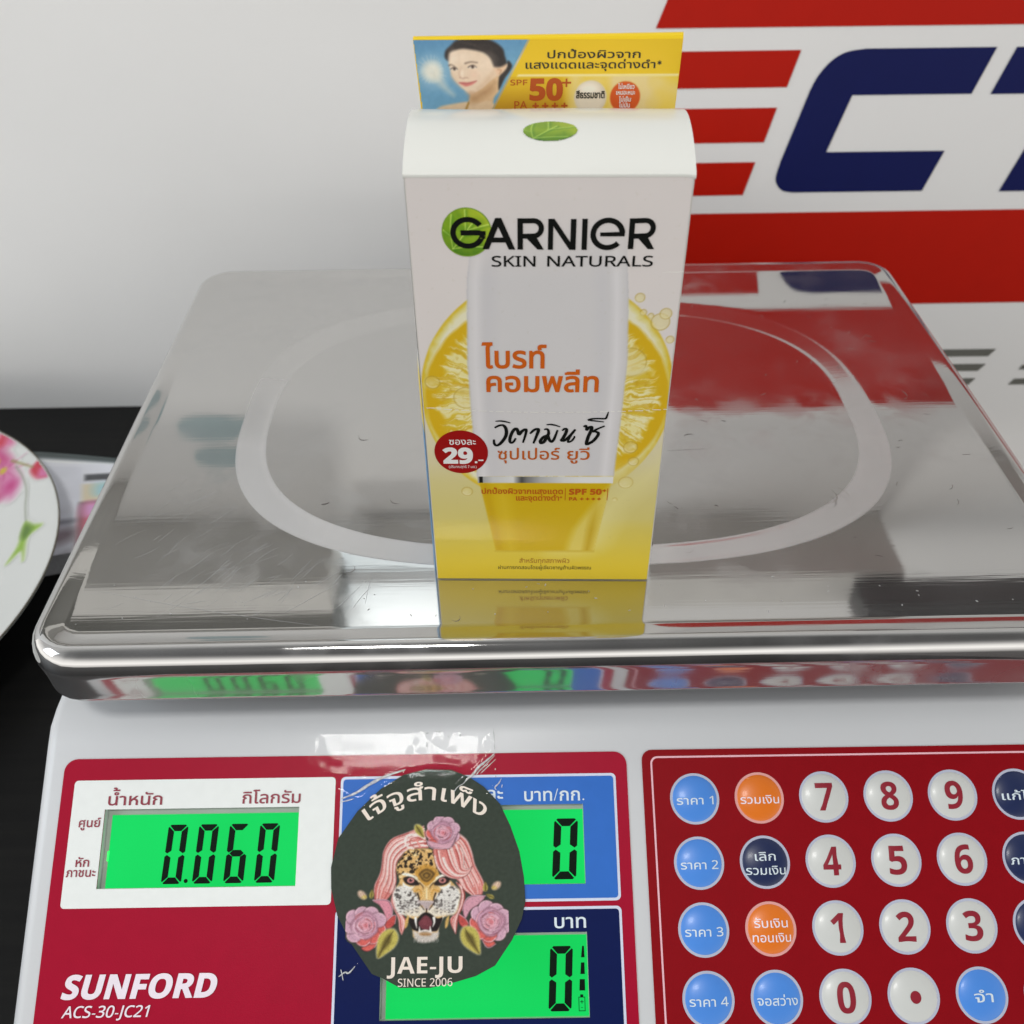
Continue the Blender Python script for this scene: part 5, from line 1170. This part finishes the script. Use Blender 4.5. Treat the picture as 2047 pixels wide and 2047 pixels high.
def fold(pts, rad, h=1.05):
    p = catmull(pts, False, 7); vs, fs = [], []; N = len(p)
    for i, (u, w) in enumerate(p):
        d = np.array(p[min(i + 1, N - 1)]) - np.array(p[max(i - 1, 0)]); d /= max(np.hypot(*d), 1e-9); nx_, ny_ = -d[1], d[0]
        r = rad * (.25 + .75 * math.sin(math.pi * (i + .4) / N)) * (1 + .12 * math.sin(i * 1.3))
        for k in range(6):
            a = 2 * math.pi * k / 6; vs.append(P3(u + nx_ * r * math.cos(a), w + ny_ * r * math.cos(a), h + r * .7 * math.sin(a)) - to_)
    for i in range(N - 1):
        for k in range(6): fs.append((i * 6 + k, i * 6 + (k + 1) % 6, (i + 1) * 6 + (k + 1) % 6, (i + 1) * 6 + k))
    mesh('wrinkle_glint', vs, fs, fold_m, tape, smooth=True)
for pts, r_, h_ in (([(-4.4, -1.8), (-7.2, .6), (-9.6, 2.4), (-11.6, 4.8), (-13.2, 6.0), (-14.6, 7.6)], .42, 1.0), ([(-4.6, -1.0), (-7.6, 2.0), (-9.8, 4.0), (-10.6, 5.2)], .20, .95), ([(-4.3, .2), (-7.0, 2.6), (-9.2, 4.6)], .14, .95), ([(-14.6, 7.6), (-16.4, 8.6), (-17.6, 10.2)], .16, 1.15),
        ([(-5.1, -9.2), (-4.9, -7.4), (-4.7, -5.4)], .20, .7), ([(-4.7, -4.6), (-4.6, -2.4)], .12, .8), ([(-4.5, 3.0), (-4.4, 3.5)], .2, .7), ([(-4.4, 5.2), (-4.3, 5.8)], .2, .7), ([(-2.6, 6.2), (-3.4, 7.6), (-4.6, 8.8), (-4.2, 9.6)], .22, .75), ([(-2.3, 8.0), (-2.5, 9.0)], .16, .7),
        ([(-53.0, 11.6), (-48.5, 9.9), (-44.0, 7.2), (-39.0, 4.9), (-33.0, 3.0)], .50, .80), ([(-53.4, 12.6), (-51.2, 12.2), (-49.0, 11.6)], .20, .8), ([(-51.8, 62.6), (-50.0, 61.4), (-48.8, 61.6), (-47.0, 59.8)], .26, .8), ([(-51.2, 60.6), (-50.4, 63.6)], .16, .8), ([(-26.5, -5.4), (-26.2, -3.9)], .26, .8), ([(-19.6, -7.2), (-19.5, -6.9)], .18, .75), ([(-15.9, -7.8), (-15.6, -7.1)], .34, .75), ([(-27.5, -8.2), (-25.8, -8.4)], .18, .75), ([(-23.6, -8.7), (-22.2, -8.6)], .18, .75)):  # the long upper-left stroke is the film's glare, laid on as white
    fold(pts, r_, h_)

# ================================================================ plate and papers on the table
PLC = Vector((-.382, .348, 0)); PLR = .1487
def plate_z(r):
    return float(np.interp(r, [0, .088, .096, .104, .112, .140, .1470, .1487], [.0085, .0085, .0095, .0125, .0160, .0272, .0296, .0300]))
plate = thing('flower_plate', 'white round plate with pink flowers and green leaves at the left edge', 'plate', PLC)
pp = [(r, plate_z(r)) for r in (.0, .03, .06, .08, .088, .092, .096, .10, .104, .108, .112, .12, .13, .14, .1445, .147, .1483)] + [(.1487, .0296), (.1486, .0288), (.1478, .0280), (.14, .0240), (.112, .0125), (.100, .0055), (.088, .004), (.080, .0), (.076, .0), (.074, .004), (.0, .005)]
vs, fs = [], []; NR = 200
for r, z in pp:
    for i in range(NR): t = 2 * math.pi * i / NR; vs.append((r * math.cos(t), r * math.sin(t), z))
for j in range(len(pp) - 1):
    for i in range(NR): fs.append((j * NR + i, j * NR + (i + 1) % NR, (j + 1) * NR + (i + 1) % NR, (j + 1) * NR + i))
mesh('dish', vs, fs, mat('white_glaze', (.70, .715, .695), .16, var=.01, scale=15, coat=.3), plate, smooth=True)
vs_, fs_ = tube([(.1484 * math.cos(t), .1484 * math.sin(t), .0296) for t in np.linspace(0, 2 * math.pi, 181)], .0005, 6)
mesh('rim_line', vs_, fs_, mat('rim_gilt', (.10, .085, .05), .4), plate, smooth=True)
PW = (232, 234, 231)
D = Canvas(-330, -248, 355, 488, .7, PW, 1.12)
def dp(l): return [(x, y) for x, y in l]
D.poly([(-303, 462), (-302, 474), (-296, 476), (-290, 468), (-292, 460)], (226, 130, 170), 3); D.poly([(-303, 464), (-300, 472), (-297, 466), (-299, 460)], (214, 60, 84), 2.5)
D.poly([(-306, 458), (-298, 460), (-288, 450), (-288, 444), (-300, 446)], (206, 84, 140), 3); D.poly([(-296, 446), (-289, 447), (-280, 437), (-277, 426), (-280, 420), (-288, 425), (-292, 434)], (222, 130, 178), 4)
D.poly([(-300, 440), (-294, 442), (-290, 430), (-286, 424), (-292, 420), (-304, 428)], (204, 70, 132), 4); D.ell(-283, 430, 4, 4, (206, 70, 140), 3)
for i in range(26):
    a = i * .7; x0, y0 = -291 + 3 * math.cos(a), 443 + 3 * math.sin(a); l = 9 + 4 * math.sin(i * 2.2); D.line([(x0, y0), (x0 + l * math.cos(a), y0 + l * math.sin(a))], .7, (190, 52, 118) if i % 2 else (238, 176, 208), .3, .6, .5, smooth=False)
D.ell(-292, 443, 2.2, 2.2, (214, 190, 60), 1.2); D.line([(-270, 442), (-264, 435)], .6, (150, 24, 50), .3, .6, .7); D.line([(-267, 441), (-261, 434)], .5, (236, 150, 170), .3, .6, .7); D.ell(-299, 450, 2.5, 2.5, (222, 190, 70), 1.5)
D.poly([(-273, 438), (-269, 445), (-265, 442), (-258, 431), (-266, 430)], (206, 50, 74), 1.6); D.poly([(-266, 431), (-258, 430), (-260, 435), (-266, 438)], (220, 120, 170), 2)
D.line([(-288, 449), (-279, 444), (-272, 440)], 1.3, (150, 140, 80), .8, .9); D.line([(-284, 444), (-277, 435), (-271, 424), (-267, 410), (-262, 397)], .9, (150, 156, 140), .8, .8)
D.poly([(-263, 398), (-257, 394), (-250, 391), (-256, 386), (-256, 380), (-252, 366), (-257, 375), (-263, 368), (-261, 380), (-262, 389)], (150, 192, 62), 1.6); D.poly([(-262, 396), (-256, 391), (-258, 384), (-262, 388)], (92, 132, 36), 2)
D.poly([(-312, 486), (-300, 480), (-303, 476), (-314, 482)], (170, 196, 50), 2)
dm = np.abs(D.C - np.array(PW)).sum(-1) > 8; pm = dm.copy()
for dx in (-1, 0, 1):
    for dy in (-1, 0, 1): pm |= np.roll(np.roll(dm, dx, 1), dy, 0)
pm &= np.hypot(D.X - PLC.x * 1000, D.Y - PLC.y * 1000) < 147.8
def plate_s(x, y):
    lx, ly = x / 1000 - PLC.x, y / 1000 - PLC.y; r = np.hypot(lx, ly)
    return np.c_[lx, ly, np.interp(r, [q[0] for q in pp[:17]], [q[1] for q in pp[:17]]) + .00018]
D.build('flower_print', plate_s, mat('printed_glaze', (1, 1, 1), .18, var=.01, vcol=True), plate, mask=pm, smooth=True)

papers = thing('flyer_stack', 'stack of printed paper flyers in a clear bag lying behind the flowery plate', 'papers', (-.23, .43, 0))
q0 = [(-.296, .474), (-.150, .455), (-.150, .404), (-.262, .376)]
def pq(a, b):
    p = [np.array(v) for v in q0]; t = p[0] * (1 - a) + p[1] * a; l = p[3] * (1 - a) + p[2] * a; return t * (1 - b) + l * b
def psurf(h): return lambda a, b: Vector((*(pq(a, b) - np.array((-.23, .43))), h))
def psurf3(a, b, h): return psurf(h)(a, b)
slab('paper_block', [rrect(0, 0, 1, 1)], psurf3, .0005, .0135, mat('paper_edge', (.30, .30, .31), .6, var=.15, scale=500), papers)
PPc = Canvas(0, 1, 0, 1, .008, (206, 208, 216), .76); X, Y = PPc.X, PPc.Y
pn = PPc.noise(9, 41); PPc.mix(ful, np.clip((pn - .45) * 2, 0, 1) * ramp(Y, .5, .9) * .8, (140, 136, 140)); PPc.mix(ful, ramp(Y, .10, .0) * .9, (72, 84, 84))
PPc.poly([(0, 0), (1, 0), (1, .05), (.0, .06)], (54, 64, 64), .02, .9, smooth=False)
def K_(l): return [(.03 + x * .42, y) for x, y in l]
for i in range(26): PPc.line(K_([(.05, .16 + i * .026), (.56, .15 + i * .026)]), .006, (168, 172, 190), soft=.006, alpha=.55, smooth=False)
PPc.poly(K_([(.60, .22), (1.1, .16), (1.1, .24), (.60, .29)]), (70, 72, 76), .010, 1, smooth=False); PPc.poly(K_([(.58, .33), (1.1, .27), (1.1, .46), (.58, .52)]), (206, 196, 170), .015, 1, smooth=False); PPc.poly(K_([(.72, .32), (.95, .30), (.95, .42), (.72, .45)]), (150, 194, 204), .03, .9)
PPc.poly(K_([(.56, .52), (1.1, .47), (1.1, .98), (.52, .98)]), (96, 84, 86), .015, 1, smooth=False); PPc.poly(K_([(.60, .56), (.76, .54), (.84, .72), (.74, .93), (.60, .92)]), (206, 104, 126), .035); PPc.poly(K_([(.60, .55), (.76, .53), (.76, .64), (.62, .66)]), (206, 150, 196), .03); PPc.ell(*K_([(.86, .58)])[0], .03, .05, (156, 126, 72), .02)
PPc.poly(K_([(.05, .80), (.5, .78), (.48, .88), (.08, .92)]), (116, 98, 104), .04, .7); PPc.poly(K_([(.2, .70), (.5, .68), (.5, .72), (.2, .74)]), (90, 90, 100), .02, .6)
PPc.line([(.0, .07), (.2, .09), (.6, .06)], .02, (226, 230, 232), .01, .01, .8)
def pps(a, b):
    p = [np.array(v) for v in q0]; a, b = a[:, None], b[:, None]; r = (p[0] * (1 - a) + p[1] * a) * (1 - b) + (p[3] * (1 - a) + p[2] * a) * b - np.array((-.23, .43))
    return np.c_[r, .0138 + .0012 * np.sin(a[:, 0] * 5 + 1) * (1 - b[:, 0])]
PPc.build('top_flyer', pps, mat('glossy_flyer', (1, 1, 1), .25, var=.04, scale=60, vcol=True, bump=.2, bscale=120), papers, flip=True, smooth=True)
